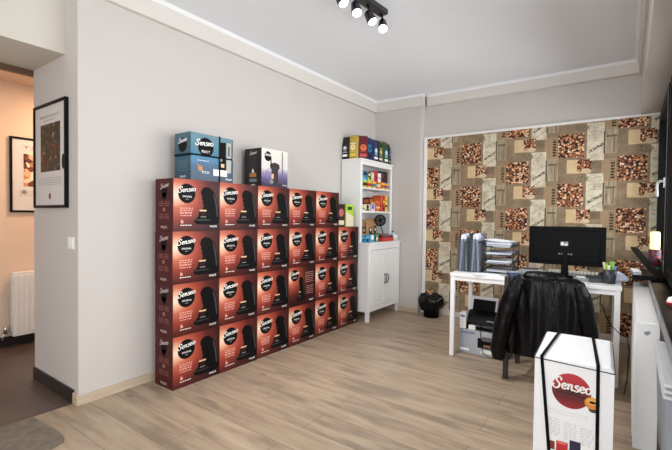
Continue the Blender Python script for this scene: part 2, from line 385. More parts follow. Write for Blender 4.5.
def machine_print(F, u0, u1, v0, v1, k=2, flip=False, body=None):
    def q(p): a = 1-p[0] if flip else p[0]; return (u0+a*(u1-u0), v0+p[1]*(v1-v0))
    F.poly([q(p) for p in MACHINE], body or inkblack, k)
    F.poly([q(p) for p in [(.74,.86),(.83,.74),(.9,.52),(.94,.2),(.90,.2),(.85,.5),(.79,.7)]], mat('print_gloss', (70, 70, 74), .5, spec=.2), k+1)
    F.poly([q(p) for p in [(.05,.12),(.3,.13),(.6,.125),(.62,.105),(.05,.10)]], mat('print_tray', (52, 50, 50), .4), k+1)
    F.poly([q(p) for p in [(.22,.36),(.46,.36),(.44,.22),(.25,.22)]], mat('print_coffee', (40, 18, 12), .5, spec=.2), k+2)
    F.poly([q(p) for p in [(.20,.385),(.48,.385),(.47,.345),(.21,.345)]], mat('print_crema', (232, 190, 150), .4), k+3)
    F.poly([q(p) for p in [(.24,.205),(.46,.205),(.45,.185),(.25,.185)]], mat('print_steel', (150, 146, 144), .4), k+3)

# ------------------------------------------------------------------ the room
CZ = 2.70
struct(bx('floor', -.05, 2.985, -7.0, .2, -.1, 0, floor_m))
struct(bx('floor_hall', -1.8, -.05, -7.0, -1.0, -.1, 0, dark_tiles))
struct(bx('ceiling', -.20, 3.2, -7.0, .3, CZ, CZ+.1, ceil_m))
struct(bx('ceiling_hall', -1.8, -.70, -7.0, -1.0, 2.36, 2.42, peach))
struct(bx('wall_left', -.71, 0, -3.515, .35, 0, CZ, plaster))
struct(bx('wall_back_left', 0, .645, .08, .35, 0, CZ, plaster))
struct(bx('wall_back', .645, 3.2, .205, .35, 0, CZ, plaster))
struct(MB().box(.69, 2.985, .2, .2045, .06, 2.172, wallpaper).build('wall_back_wallpaper'))
struct(bx('wall_hall', -1.9, -1.746, -7.0, -1.0, 0, 2.42, peach))
struct(bx('wall_hall_end', -1.8, -.71, -1.1, -1.0, 0, 2.42, peach))
struct(bx('lintel', -.71, -.18, -7.0, -3.515, 2.21, CZ, beige_l))
# right side: beam over the window niche, low wall, sill
struct(bx('wall_right_upper', 2.83, 3.2, -7.0, .205, 2.19, CZ, plaster))
struct(bx('wall_right_lower', 2.99, 3.2, -7.0, .205, 0, .735, plaster))
sillm = mat('black_sill', (10, 10, 11), .35, spec=.2)
struct(bx('trim_1', 2.892, 3.2, -7.0, .2, .735, .765, sillm, bevel=.004))       # window sill
struct(bx('trim_2', 2.886, 2.892, -7.0, .2, .728, .77, midgrey))
# unseen rear wall behind the camera, big opening added to let world light in
struct(bx('wall_rear', -1.8, -.2, -7.1, -7.0, 0, CZ, plaster))
for i, (x0, x1, z0, z1) in enumerate(((-.2, 3.2, 0, .3), (-.2, 3.2, 2.4, CZ), (2.75, 3.2, .3, 2.4))):
    struct(bx('wall_rear', x0, x1, -7.1, -7.0, z0, z1, plaster))
# cornice: a shallow fascia under the ceiling with a white crown strip
cor = mat('cornice_paint', (216, 211, 205), .6); corhi = mat('cornice_crown', (238, 240, 242), .5)
def cornice(name, axis, a, b, wall, sg, cut_a=0, cut_b=0, zb=2.562, c=.035):
    """runs along axis from a to b on the wall plane; sg is the direction into the room"""
    mb = MB(); zt = CZ-.024
    mb.prism([(wall, zb), (wall+sg*(c-.004), zb), (wall+sg*c, zb+.005), (wall+sg*(c+.014), zt), (wall, zt)], axis, a, b, cor)
    mb.prism([(wall, zt), (wall+sg*(c+.018), zt), (wall+sg*(c+.022), zt+.006), (wall+sg*(c+.036), CZ), (wall, CZ)], axis, a, b, corhi)
    return struct(mb.build(name))
cornice('trim_3', 'y', -3.515, .08, 0, 1)
cornice('trim_4', 'x', 0, .70, .08, -1)
cornice('trim_5', 'x', .70, 2.83, .205, -1, zb=2.575, c=.06)
cornice('trim_6', 'y', -7.0, .2, 2.83, -1, c=.02)
# wallpaper surround
mb = MB(); mb.box(.652, 2.985, .178, .205, 2.172, 2.196, white); mb.box(.652, .69, .178, .205, 0, 2.172, white)
struct(mb.build('trim_7', bevel=.002))
bbm = G('baseboard_oak', .5); _o = bbm.xyz(); bbm.color(bbm.ramp(bbm.noise(bbm.vec(bbm.math('MULTIPLY', _o[0], 3.0), bbm.math('MULTIPLY', _o[1], 3.0), bbm.math('MULTIPLY', _o[2], 60.0)), 1.5, 4), [(.3, (186, 166, 142)), (.7, (206, 188, 166))])); bbm = bbm.m
struct(bx('baseboard_left', 0, .014, -3.529, .08, 0, .062, bbm, bevel=.003))
struct(bx('baseboard_corner', -.055, 0, -3.529, -3.515, 0, .07, bbm, bevel=.003))
struct(bx('baseboard_back_left', .014, .652, .066, .08, 0, .062, bbm, bevel=.003))
struct(bx('baseboard_back', .69, 2.985, .186, .2, 0, .062, mat('pale_baseboard', (214, 206, 196), .5), bevel=.003))
mb = MB()
for x0, x1 in ((-.71, -.372), (-.368, -.055)): mb.box(x0, x1, -3.527, -3.515, 0, .085, tile_m)
struct(mb.build('baseboard_pillar', bevel=.002))
struct(bx('baseboard_hall', -1.746, -1.733, -7.0, -1.1, 0, .085, tile_m))
struct(bx('trim_8', -.745, -.711, -7.0, -1.1, 2.17, 2.36, mat('brown_frame', (96, 66, 44), .5)))

# windows: black profiles, panes and lever handles
glass = bpy.data.materials.new('window_glass'); glass.use_nodes = True; nt = glass.node_tree
for n in list(nt.nodes): nt.nodes.remove(n)
out = nt.nodes.new('ShaderNodeOutputMaterial'); mxs = nt.nodes.new('ShaderNodeMixShader'); tr = nt.nodes.new('ShaderNodeBsdfTransparent')
gl = nt.nodes.new('ShaderNodeBsdfGlossy'); gl.inputs['Roughness'].default_value = .02; fr = nt.nodes.new('ShaderNodeFresnel'); fr.inputs[0].default_value = 1.4
nt.links.new(fr.outputs[0], mxs.inputs[0]); nt.links.new(tr.outputs[0], mxs.inputs[1]); nt.links.new(gl.outputs[0], mxs.inputs[2]); nt.links.new(mxs.outputs[0], out.inputs[0])
def frame_rect(mb, x0, x1, y0, y1, z0, z1, t, material):
    mb.box(x0, x1, y0, y0+t, z0, z1, material); mb.box(x0, x1, y1-t, y1, z0, z1, material)
    mb.box(x0, x1, y0+t, y1-t, z0, z0+t, material); mb.box(x0, x1, y0+t, y1-t, z1-t, z1, material)
for i, (ya, yb) in enumerate(((-1.05, .19), (-2.35, -1.05), (-3.65, -2.35), (-4.95, -3.65), (-6.95, -4.95))):
    w = empty('window_%d' % (i+1), (2.985, (ya+yb)/2, .766)); struct(w); hy = (yb-ya)/2; H_ = 2.19-.766
    mb = MB(); frame_rect(mb, .0, .09, -hy, hy, 0, H_, .05, frame_black); mb.build('window_frame', w, bevel=.004)
    mb = MB(); frame_rect(mb, -.018, .06, -hy+.045, hy-.045, .045, H_-.045, .07, frame_black)
    mb.box(-.021, -.018, -hy+.105, -hy+.11, .06, H_-.06, midgrey); sa = mb.build('sash', w, bevel=.006)
    MB().box(.02, .026, -hy+.1, hy-.1, .1, H_-.1, glass).build('glass_pane', w)
    hd = MB(); yy = -hy+.16-(.0 if i else 0); zz = .70
    hd.box(-.03, -.018, yy-.012, yy+.012, zz-.035, zz+.035, chrome); hd.tube([(-.018, yy, zz+.01), (-.05, yy, zz+.01), (-.062, yy, zz-.002), (-.066, yy, zz-.03), (-.064, yy, zz-.1)], .009, mat('satin_white', (225, 227, 230), .3), 8)
    if i == 0: hd.build('handle', w)

# ------------------------------------------------------------------ hall: poster, radiator
def poster(name, w, h, kind):
    """faces -y in local space, origin at centre of bottom edge on the wall"""
    t = empty(name)
    fmb = MB(); T = .018
    fmb.box(-w/2, w/2, -.022, 0, 0, T, inkblack); fmb.box(-w/2, w/2, -.022, 0, h-T, h, inkblack)
    fmb.box(-w/2, -w/2+T, -.022, 0, T, h-T, inkblack); fmb.box(w/2-T, w/2, -.022, 0, T, h-T, inkblack)
    fmb.build('frame', t, bevel=.002)
    p = MB(); p.box(-w/2+T, w/2-T, -.012, 0, T, h-T, mat('poster_paper', (214, 212, 210), .5))
    F = Face(p, (-w/2+T, -.012, T), (1, 0, 0), (0, 0, 1), w-2*T, h-2*T)
    g = G('poster_photo_'+kind, .5); o = g.xyz(); vo = g.new('ShaderNodeTexVoronoi'); vo.inputs['Scale'].default_value = 16 if kind == 'dark' else 20; g.put(vo.inputs['Vector'], g.vec(o[0], 0.0, o[2]))
    sp = g.new('ShaderNodeSeparateColor'); g.put(sp.inputs[0], vo.outputs['Color'])
    if kind == 'dark':
        n = g.noise(g.vec(o[0], 0.0, o[2]), 26, 5, .7)
        c1 = g.ramp(n, [(.36, (8, 10, 8)), (.46, (46, 52, 34)), (.52, (14, 14, 10)), (.58, (104, 66, 48)), (.64, (160, 156, 132))])
        msk = g.math('MULTIPLY', g.math('LESS_THAN', vo.outputs['Distance'], .42), g.math('MULTIPLY', g.math('GREATER_THAN', sp.outputs[1], .55), g.rect(o[0], o[2], -.3, .3, .28, .42)))
        g.color(g.mix(msk, c1, g.ramp(sp.outputs[0], [(0, (70, 18, 14)), (1, (128, 48, 36))])))
    else:
        g.color(g.ramp(sp.outputs[0], [(0, (34, 16, 12)), (.4, (120, 54, 36)), (.6, (214, 150, 110)), (.8, (226, 196, 160)), (1, (236, 226, 206))]))
    F.rect(.19, .84, .34, .82, g.m, 1)
    F.text('MARKED QUALITY' if kind == 'dark' else 'TASTE', .17, .88, .83, greyink if kind == 'dark' else mat('ink_rust', (168, 92, 80), .6), 1, h=.02)
    F.lines(.3, .7, .852, 1, .02, .008, greyink, 1, 1)
    F.lines(.12, .88, .27, 4, .022, .007, mat('ink_pale', (160, 158, 156), .6), 1, 2)
    F.disc(.5, .09, .018, mat('ink_brick', (128, 44, 38), .5), 1, .022) if kind == 'dark' else None
    if kind != 'dark': F.disc(.2, .26, .02, greyink, 1); F.disc(.5, .22, .018, greyink, 2)
    if kind == 'dark': F.disc(.93, .42, .02, inkblack, 2, .05)
    p.build('print', t)
    return t
p1 = poster('framed_poster', .53, .70, 'dark'); p1.location = (-.392, -3.516, 1.232)
tag(p1, 'black framed coffee poster with dark photo on the pillar beside the light switch', 'poster', 'framed posters')
p2 = poster('framed_poster', .48, .68, 'light'); p2.location = (-1.745, -3.13, 1.2); p2.rotation_euler = (0, 0, R(90))
tag(p2, 'black framed poster with pale cups photo hanging above the hall radiator', 'poster', 'framed posters')
rd = empty('radiator', (-1.745, -3.0, .095)); tag(rd, 'white ribbed panel radiator low on the peach hall wall', 'radiator')
mb = MB(); mb.box(.03, .10, -.375, .375, 0, .57, white)
for k in range(18): y = -.35+k*.04; mb.prism([(y-.012, .03), (y+.012, .03), (y+.012, .54), (y-.012, .54)], 'x', .1, .108, white)
mb.build('panel', rd, bevel=.003); bx('bracket', 0, .03, -.3, -.26, .1, .45, white, rd); bx('bracket', 0, .03, .26, .3, .1, .45, white, rd)
MB().tube([(.06, -.376, .03), (.06, -.43, .03), (.06, -.44, -.02), (.02, -.45, -.03)], .009, chrome, 8).lathe([(.016, 0), (.018, .05), (.012, .06)], chrome, 12, loc=(.06, -.42, .03)).build('valve', rd)

sw = empty('light_switch', (-.085, -3.5151, 1.01)); tag(sw, 'small white double light switch on the pillar below the poster', 'switch')
bx('cover_plate', -.042, .042, -.008, 0, -.04, .04, white, sw, bevel=.003); bx('rocker', -.032, -.001, -.013, -.008, -.03, .03, white, sw, bevel=.002); bx('rocker', .001, .032, -.013, -.008, -.03, .03, white, sw, bevel=.002)
# doormat (an outline with one rounded corner)
rug = [(-.03, -3.74), (.29, -3.72), (.35, -3.725), (.392, -3.745), (.41, -3.79), (.415, -3.9), (.46, -4.6), (-.03, -4.6)]
tag(MB().prism([(a, b) for a, b in rug], 'z', .0005, .008, mat_rug).build('doormat', bevel=.002), 'flat grey brown doormat with a rounded corner beside the tiled hall', 'doormat')

# ------------------------------------------------------------------ ceiling spotlight bar
sb = empty('spotlight_bar', (1.275, -1.99, CZ)); sb.rotation_euler = (0, 0, math.atan2(-.30, -.026))
tag(sb, 'black ceiling bar with four lit chrome spotlights', 'ceiling light')
bx('rail', 0, .64, -.036, .036, -.036, 0, mat('rail_dark', (34, 34, 38), .3), sb, bevel=.003)
bulb = mat('lit_bulb', (255, 255, 255), .3, emit=((240, 246, 255), 10))
spotm = mat('spot_chrome', (70, 74, 80), .22, metal=.9)
for k, x in enumerate((.045, .205, .36, .52)):
    s_ = empty('spotlight', (x, 0, -.035)); s_.parent = sb
    Mx = Matrix.Translation((0, .02, -.085)) @ Matrix.Rotation(R(28 if k % 2 else 20), 4, 'X') @ Matrix.Rotation(R((-22, 10, -6, 12)[k]), 4, 'Y')
    MB().tube([(0, 0, 0), (0, .015, -.03), (0, .02, -.075)], .009, spotm, 8).build('arm', s_)
    MB().lathe([(.020, .035), (.027, .028), (.031, 0), (.036, -.035), (.037, -.045), (.033, -.045)], spotm, 20, M=Mx).build('housing', s_)
    MB().lathe([(.031, -.043), (.030, -.05), (.022, -.058), (.008, -.061)], bulb, 20, M=Mx).build('bulb', s_)
    l = bpy.data.lights.new('spot', 'SPOT'); l.energy = 26; l.spot_size = R(125); l.spot_blend = .8; l.shadow_soft_size = .03; l.color = (.97, .98, 1)
    lo = bpy.data.objects.new('spot_light', l); COL.objects.link(lo); lo.parent = s_; lo.location = (0, .05, -.165); lo.rotation_euler = (R(28 if k % 2 else 20), R((-22, 10, -6, 12)[k]), 0)

# ------------------------------------------------------------------ red coffee machine boxes
BD, BW, BH = .216, .3845, .3605
def red_box(back=False):
    mb = MB(); x, y = BD/2, BW/2-.001; h = BH-.001
    fm = red_print_b if back else red_print
    mb.box(-x, x, -y, y, 0, h, maroon, mats=[maroon, maroon, maroon, fm, maroon, maroon])
    F = Face(mb, (x, -y, 0), (0, 1, 0), (0, 0, 1), 2*y, h)
    if not back:
        F.disc(.27, .725, .068, inkblack, 1)
        F.script(.085, .735, .46, inkwhite, 3, .13, .22, .82); F.text('ORIGINAL', .175, .65, .375, inkwhite, 3); F.rect(.24, .31, .61, .62, greyink, 3)
        F.lines(.13, .40, .43, 1, .04, .022, pinkish, 2, 3); F.lines(.13, .40, .39, 1, .04, .022, pinkish, 2, 6); F.lines(.13, .38, .335, 1, .04, .034, pinkish, 2, 7); F.lines(.14, .38, .29, 1, .04, .02, pinkish, 2, 8)
        machine_print(F, .42, .985, .13, .875)
        F.poly([(.145, .20), (.175, .235), (.17, .2), (.2, .2), (.195, .15), (.15, .15)], pinkish, 2)
        F.lines(.14, .38, .105, 1, .04, .016, inkwhite, 2, 4); F.text('PHILIPS', .77, .065, .925, inkwhite, 3)
    else:
        F.disc(.22, .79, .054, inkblack, 1); F.script(.08, .79, .38, inkwhite, 3, .12, .22, .85); F.text('ORIGINAL', .15, .72, .29, inkwhite, 3)
        machine_print(F, .30, .60, .12, .74); F.lines(.62, .94, .82, 6, .05, .012, pinkish, 2, 3); F.lines(.66, .93, .46, 5, .05, .012, pinkish, 2, 5)
        F.text('PHILIPS', .77, .065, .925, inkwhite, 3)
    E_ = Face(mb, (-x, -y, 0), (1, 0, 0), (0, 0, 1), 2*x, h)
    dim = mat('ink_dim_pink', (158, 100, 92), .5)
    E_.disc(.5, .77, .036, inkblack, 1, .045); E_.script(.28, .8, .76, mat('ink_soft_white', (206, 188, 182), .5), 3, .2)
    E_.disc(.5, .67, .026, inkblack, 1); 
    for (u, v) in ((.35, .52), (.66, .52), (.35, .28), (.66, .28)): E_.lines(u-.12, u+.12, v+.03, 3, .035, .012, dim, 1, int(u*100+v*10))
    E_.disc(.5, .41, .014, dim, 1)
    E_.text('PHILIPS', .32, .05, .66, mat('ink_soft_white', (206, 188, 182), .5), 1)
    return mb.build('coffee_machine_box', bevel=0)
proto = red_box(); protob = red_box(True)
ordn = ['nearest the doorway', 'second from the doorway end', 'third from the doorway end', 'third from the cabinet end', 'second from the cabinet end', 'next to the white cabinet']
rown = ['bottom row', 'second row from the floor', 'third row from the floor', 'top row']
Y0 = -3.045+.001; used = False
for r in range(4):
    for c in range(6 if r < 3 else 5):
        odd = (r == 1 and c == 3)
        if odd: o = protob
        elif not used: o = proto; used = True
        else: o = proto.copy(); COL.objects.link(o)
        jx = (0, .003, -.002, .004)[(r*5+c*3) % 4]; jy = (0, .0, 0, 0)[0]
        o.location = (.168+jx - (.004 if r else 0), Y0+BW*(c+.5)+jy+.0005*c, r*BH+.0005*r)
        if odd: place = 'second row from the floor'
        elif r == 3: place = 'top row, ' + ['nearest the doorway, under the blue box', 'second from the doorway', 'third from the doorway, under the purple box', 'second from its cabinet end', 'at its cabinet end beside two small cartons'][c]
        else: place = rown[r]+', '+ordn[c]
        tag(o, ('red coffee machine box, ' if not odd else 'red coffee machine box turned back to front, ')+place, 'box', 'red coffee machine boxes stacked along the wall')

TOPZ = 4*BH+.0015
# blue box on top
mb = MB(); D_, W_, H_ = .185, .385, .335; x, y = D_/2, W_/2
mb.prism([(-y, 0), (y-.005, 0), (y-.002, H_*.5), (y-.016, H_*.54), (y-.006, H_*.6), (y-.006, H_), (-y, H_), (-y, H_*.58), (-y+.006, H_*.53), (-y, H_*.48)], 'x', -x, x, blue_side)
mb.box(x, x+.0012, -y+.001, y-.017, .001, H_-.001, blue_print)
F = Face(mb, (x+.0012, -y, 0), (0, 1, 0), (0, 0, 1), W_, H_)
F.disc(.33, .72, .068, inkblack, 1); F.script(.09, .74, .50, inkwhite, 3, .06, .22, .85); F.text('SELECT', .23, .60, .42, inkwhite, 3)
F.poly([(.66, .88), (.8, .9), (.8, .2), (.64, .18), (.66, .3), (.62, .35), (.66, .5)], inkblack, 2)
F.rect(.82, .93, .22, .9, mat('print_beige', (188, 182, 166), .5), 2); F.rect(.86, .89, .6, .82, inkblack, 3)
F.rect(.5, .83, .13, .27, inkwhite, 3); F.disc(.68, .5, .014, mat('print_steel', (150, 146, 144), .4), 4); F.rect(.68, .76, .33, .41, mat('print_crema', (232, 190, 150), .4), 4)
F.poly([(.14, .34), (.25, .3), (.25, .2), (.17, .2)], mat('print_amber', (196, 130, 70), .5), 2); F.lines(.24, .42, .19, 2, .03, .012, inkwhite, 2, 9)
F.text('PHILIPS', .8, .05, .96, inkwhite, 3); F.lines(.14, .4, .42, 1, .03, .01, inkwhite, 2, 11)
E_ = Face(mb, (-x, -y, 0), (1, 0, 0), (0, 0, 1), D_, H_); E_.disc(.5, .74, .05, inkblack, 1); E_.script(.24, .78, .78, inkwhite, 3, .15); E_.lines(.2, .8, .4, 5, .05, .012, mat('ink_teal', (90, 130, 145), .5), 1, 12); E_.text('PHILIPS', .35, .05, .7, inkwhite, 1)
bb = mb.build('coffee_machine_box', loc=(.172, -2.715, TOPZ), rotz=R(1.0))
tag(bb, 'blue coffee machine box with a black strap on top of the red stack', 'box')
mb = MB(); frame_z = H_*.535
for (z0, z1) in ((frame_z-.006, frame_z+.006),):
    mb.box(-x-.003, x+.005, -y-.003, -y+.0, z0, z1, black); mb.box(-x-.003, x+.005, y-.014, y-.012, z0, z1, black); mb.box(x+.0035, x+.0055, -y-.003, y-.012, z0, z1, black); mb.box(-x-.003, -x, -y-.003, y-.012, z0, z1, black)
mb.build('strap', bb)
mb = MB(); mb.box(x+.0045, x+.0065, .05, .061, 0, H_+.003, black); mb.box(-x-.002, x+.0045, .05, .061, H_, H_+.003, black); mb.box(-x-.002, -x, .05, .061, 0, H_, black); mb.build('strap', bb)
# black / white-purple box
mb = MB(); D_, W_, H_ = .205, .32, .322; x, y = D_/2, W_/2
kb = mat('black_card', (20, 18, 22), .35, noise=.1)
mb.box(-x, x, -y, y, 0, H_, kb, mats=[kb, kb, kb, bw_print, kb, kb])
F = Face(mb, (x, -y, 0), (0, 1, 0), (0, 0, 1), W_, H_)
F.disc(.23, .8, .042, inkblack, 1); F.script(.10, .81, .38, inkwhite, 3, .0, .2)
F.poly([(.3, .55), (.33, .62), (.5, .66), (.66, .62), (.68, .52), (.62, .46), (.62, .08), (.3, .06), (.36, .2), (.36, .5)], mat('print_brown_black', (44, 26, 28), .4), 2)
F.rect(.32, .36, .48, .75, inkblack, 3); F.rect(.76, .8, .1, .97, mat('print_steel_dark', (96, 94, 98), .4), 2); F.poly([(.36, .34), (.45, .36), (.44, .22), (.36, .22)], mat('print_crema', (232, 190, 150), .4), 3); F.disc(.37, .14, .02, midgrey, 3)
F.poly([(0, .0), (1, 0), (1, .14), (.6, .1), (.3, .05), (0, .12)], mat('print_purple_dark', (48, 36, 62), .4), 1); F.text('PHILIPS', .8, .05, .96, inkwhite, 3)
E_ = Face(mb, (-x, -y, 0), (1, 0, 0), (0, 0, 1), D_, H_); E_.script(.3, .83, .72, inkwhite, 2, .12, .2); E_.rect(.27, .72, .12, .2, midgrey, 1); E_.rect(.3, .7, .25, .35, mat('print_amber', (196, 130, 70), .5), 2); E_.poly([(.42, .36), (.58, .36), (.54, .46), (.45, .46)], inkwhite, 2); E_.rect(.36, .68, .5, .8, mat('print_shadow', (40, 36, 38), .4), 1); E_.rect(.27, .3, .12, .8, darkgrey, 1)
E_.rect(.38, .64, .03, .055, inkwhite, 2)
tag(mb.build('coffee_machine_box', loc=(.155, -2.06, TOPZ)), 'black box with white and purple front standing on the red stack', 'box')

# ------------------------------------------------------------------ white cabinet with hutch
cb = empty('display_cabinet', (0, -.70, 0)); tag(cb, 'tall white cabinet with open shelves over two doors in the corner', 'cabinet')
X1, Wc = .395, .765
mb = MB()
mb.box(.02, X1-.018, 0, .02, .11, .877, white); mb.box(.02, X1-.018, Wc-.02, Wc, .11, .877, white); mb.box(.02, X1-.018, .02, Wc-.02, .13, .15, white); mb.box(.02, .028, .02, Wc-.02, .11, .877, white)
mb.box(X1-.02, X1, 0, .05, .11, .877, white); mb.box(X1-.02, X1, Wc-.05, Wc, .11, .877, white); mb.box(X1-.02, X1, .05, Wc-.05, .815, .877, white); mb.box(X1-.02, X1, .05, Wc-.05, .11, .165, white)
mb.build('body', cb, bevel=.002)
bx('cabinet_top', .016, .412, -.008, Wc+.006, .877, .900, white, cb, bevel=.003)
for (xx, yy) in ((.02, 0), (X1-.04, 0), (.02, Wc-.04), (X1-.04, Wc-.04)): bx('leg', xx, xx+.04, yy, yy+.04, 0, .11, white, cb, bevel=.002)
gapm = mat('cabinet_gap', (90, 92, 96), .8)
for k, (a, b) in enumerate(((.054, Wc/2-.002), (Wc/2+.002, Wc-.054))):
    mb = MB(); mb.box(X1-.016, X1+.0, a, b, .17, .811, white)
    t = .052
    mb.box(X1, X1+.006, a, a+t, .17, .811, white); mb.box(X1, X1+.006, b-t, b, .17, .811, white); mb.box(X1, X1+.006, a+t, b-t, .17, .17+t, white); mb.box(X1, X1+.006, a+t, b-t, .811-t, .811, white)
    dr = mb.build('door', cb, bevel=.0015)
    yy = b-.026 if k == 0 else a+.026
    MB().tube([(X1+.006, yy, .515), (X1+.028, yy, .505), (X1+.034, yy, .46), (X1+.028, yy, .415), (X1+.006, yy, .405)], .006, black, 8).build('handle', dr)
HX = .275; Z0, Z1 = .900, 1.862
mb = MB(); mb.box(.01, HX-.018, 0, .018, Z0, Z1-.02, white); mb.box(.01, HX-.018, Wc-.018, Wc, Z0, Z1-.02, white); mb.box(.01, .016, .018, Wc-.018, Z0, Z1-.02, white)
mb.box(HX-.018, HX, 0, .045, Z0, Z1-.02, white); mb.box(HX-.018, HX, Wc-.045, Wc, Z0, Z1-.02, white); mb.box(HX-.018, HX, .045, Wc-.045, 1.795, Z1-.02, white)
mb.build('hutch', cb, bevel=.002)
bx('hutch_top', 0.004, HX+.014, -.012, Wc+.008, Z1-.02, Z1, white, cb, bevel=.003)
for z in (1.242, 1.52): bx('shelf', .016, HX-.002, .0185, Wc-.0185, z, z+.02, white, cb, bevel=.001)

# things on the cabinet: pouches, cartons
def pouch(w, d, h, base, accent, label_c, seed=0):
    """coffee bag: pillow body, crimped flat top; front faces +x"""
    rnd = random.Random(seed); mb = MB(); rows = []; n = 20
    prof = [(0, .92, .75), (.02, 1, .95), (.2, 1.0, 1.0), (.5, 1.0, .95), (.74, .98, .7), (.88, 1.0, .3), (.93, 1.0, .1), (1.0, 1.0, .06)]
    vs = []; fs = []
    for (t, a, b) in prof:
        for k in range(n):
            th = 2*math.pi*k/n; c_, s_ = math.cos(th), math.sin(th)
            px_ = math.copysign(abs(c_)**.55, c_)*d/2*b; py_ = math.copysign(abs(s_)**.45, s_)*w/2*a
            vs.append((px_+rnd.uniform(-.0015, .0015), py_+rnd.uniform(-.001, .001), t*h))
    for i in range(len(prof)-1):
        for k in range(n): fs.append((i*n+k, i*n+(k+1) % n, (i+1)*n+(k+1) % n, (i+1)*n+k))
    fs.append(tuple(range(n))[::-1]); fs.append(tuple(range((len(prof)-1)*n, len(prof)*n)))
    mb.add(vs, fs, base, True)
    F = Face(mb, (d/2+.0012, -w/2, 0), (0, 1, 0), (0, 0, 1), w, h)
    F.disc(.5, .48, w*.3, accent, 1); F.rect(.18, .82, .12, .22, label_c, 1); F.disc(.5, .5, w*.14, label_c, 2); F.lines(.2, .8, .3, 1, .05, .03, label_c, 2, seed)
    F.rect(.15, .85, .62, .67, accent, 1) if seed % 2 else None
    return mb
def c_(n, rgb, rough=.35): return mat(n, rgb, rough)
foil = .25
cb_, gold, mrn, navy, grn, redc, yel, org, lime, sky, teal, purp, kraft, cream = [c_(*a) for a in (
    ('foil_black', (22, 20, 24), foil), ('foil_gold', (186, 160, 62), foil), ('foil_maroon', (96, 26, 36), foil), ('foil_navy', (24, 36, 96), foil), ('foil_green', (26, 84, 44), foil),
    ('card_red', (196, 42, 40)), ('card_yellow', (236, 200, 60)), ('card_orange', (214, 110, 48)), ('card_lime', (176, 212, 60)), ('card_sky', (118, 186, 216)), ('card_teal', (40, 124, 160)), ('card_purple', (128, 100, 160)), ('kraft_brown', (168, 126, 84)), ('card_cream', (232, 222, 190)))]
bags = [  # x, y, rot, w, h, mats, label
 (.045, -.655, -88, .10, .265, cb_, midgrey, inkwhite, 'black and silver coffee bag, leftmost on top of the white cabinet'),
 (.155, -.655, -86, .115, .275, gold, cream, yel, 'gold coffee bag on the near corner of the cabinet top'),
 (.232, -.60, -38, .125, .27, mrn, org, redc, 'dark red coffee bag between the gold and blue bags on the cabinet top'),
 (.215, -.46, -8, .12, .275, navy, teal, cb_, 'plain navy blue coffee bag beside the dark red bag on the cabinet top'),
 (.222, -.325, 0, .125, .27, navy, sky, inkwhite, 'bright blue labelled coffee bag in the middle of the cabinet top'),
 (.218, -.20, 0, .115, .275, cb_, gold, cream, 'black and gold coffee bag between the blue and green bags'),
 (.222, -.07, 2, .14, .28, grn, sky, inkwhite, 'green coffee bag on the cabinet top near the corner'),
 (.215, .05, 0, .10, .27, cb_, purp, midgrey, 'black and purple coffee bag, rightmost on the cabinet top')]
for i, (x, y, rz, w, h, a, b, c, lb) in enumerate(bags):
    o = pouch(w, .065, h, a, b, c, i).build('coffee_bag', loc=(x, y, Z1), rotz=R(rz)); tag(o, lb, 'coffee bag', 'coffee bags on top of the cabinet')
def carton(name, d, w, h, base, accent, c3, style=0, bev=.0015):
    mb = MB(); mb.box(-d/2, d/2, -w/2, w/2, 0, h, base)
    F = Face(mb, (d/2, -w/2, 0), (0, 1, 0), (0, 0, 1), w, h)
    if style == 0: F.rect(.12, .88, .62, .88, accent, 1); F.disc(.5, .35, min(w, h)*.26, c3, 1)
    elif style == 1: F.disc(.5, .62, min(w, h)*.34, accent, 1); F.rect(.1, .9, .08, .28, c3, 1)
    elif style == 2: F.poly([(0, 0), (1, 0), (1, .45), (0, .7)], accent, 1); F.rect(.2, .8, .75, .9, c3, 1)
    else: F.rect(0, 1, .3, .42, accent, 1); F.disc(.3, .7, min(w, h)*.18, c3, 1); F.disc(.7, .66, min(w, h)*.14, c3, 1)
    E_ = Face(mb, (-d/2, -w/2, 0), (1, 0, 0), (0, 0, 1), d, h); E_.rect(.15, .85, .6, .85, accent, 1)
    return mb.build(name)
def put(o, x, y, z, lb, cat, grp=None, rz=0): o.location = (x, y, z); o.rotation_euler = (0, 0, R(rz)); return tag(o, lb, cat, grp)
SZ = 1.54; G1 = 'packs on the upper shelf'
put(carton('coffee_pack', .08, .115, 0.200, teal, sky, cb_, 2), .175, -0.500, SZ, 'blue pack at the near end of the upper shelf', 'pack', G1)
put(carton('coffee_pack', .08, .07, 0.195, grn, lime, cream, 2), .175, -0.407, SZ, 'green pack beside the blue pack on the upper shelf', 'pack', G1)
put(carton('coffee_pack', .08, .075, 0.200, c_('card_pink', (224, 176, 172)), cream, redc, 0), .175, -0.333, SZ, 'pale pink pack between green and red packs on the upper shelf', 'pack', G1)
put(carton('coffee_pack', .08, .09, 0.220, redc, c_('card_dark_red', (120, 20, 24)), cb_, 1), .175, -0.249, SZ, 'bright red pack in the middle of the upper shelf', 'pack', G1)
put(carton('coffee_pack', .08, .075, 0.200, inkwhite, cb_, redc, 3), .175, -0.165, SZ, 'white and black pack right of the red one on the upper shelf', 'pack', G1)
put(carton('coffee_pack', .08, .09, 0.230, cb_, mrn, org, 0), .175, -0.082, SZ, 'black and maroon pack on the right of the upper shelf', 'pack', G1)
put(carton('coffee_pack', .08, .09, 0.230, c_('card_choc', (60, 30, 26)), purp, cb_, 3), .175, 0.007, SZ, 'chocolate brown pack at the far end of the upper shelf', 'pack', G1)
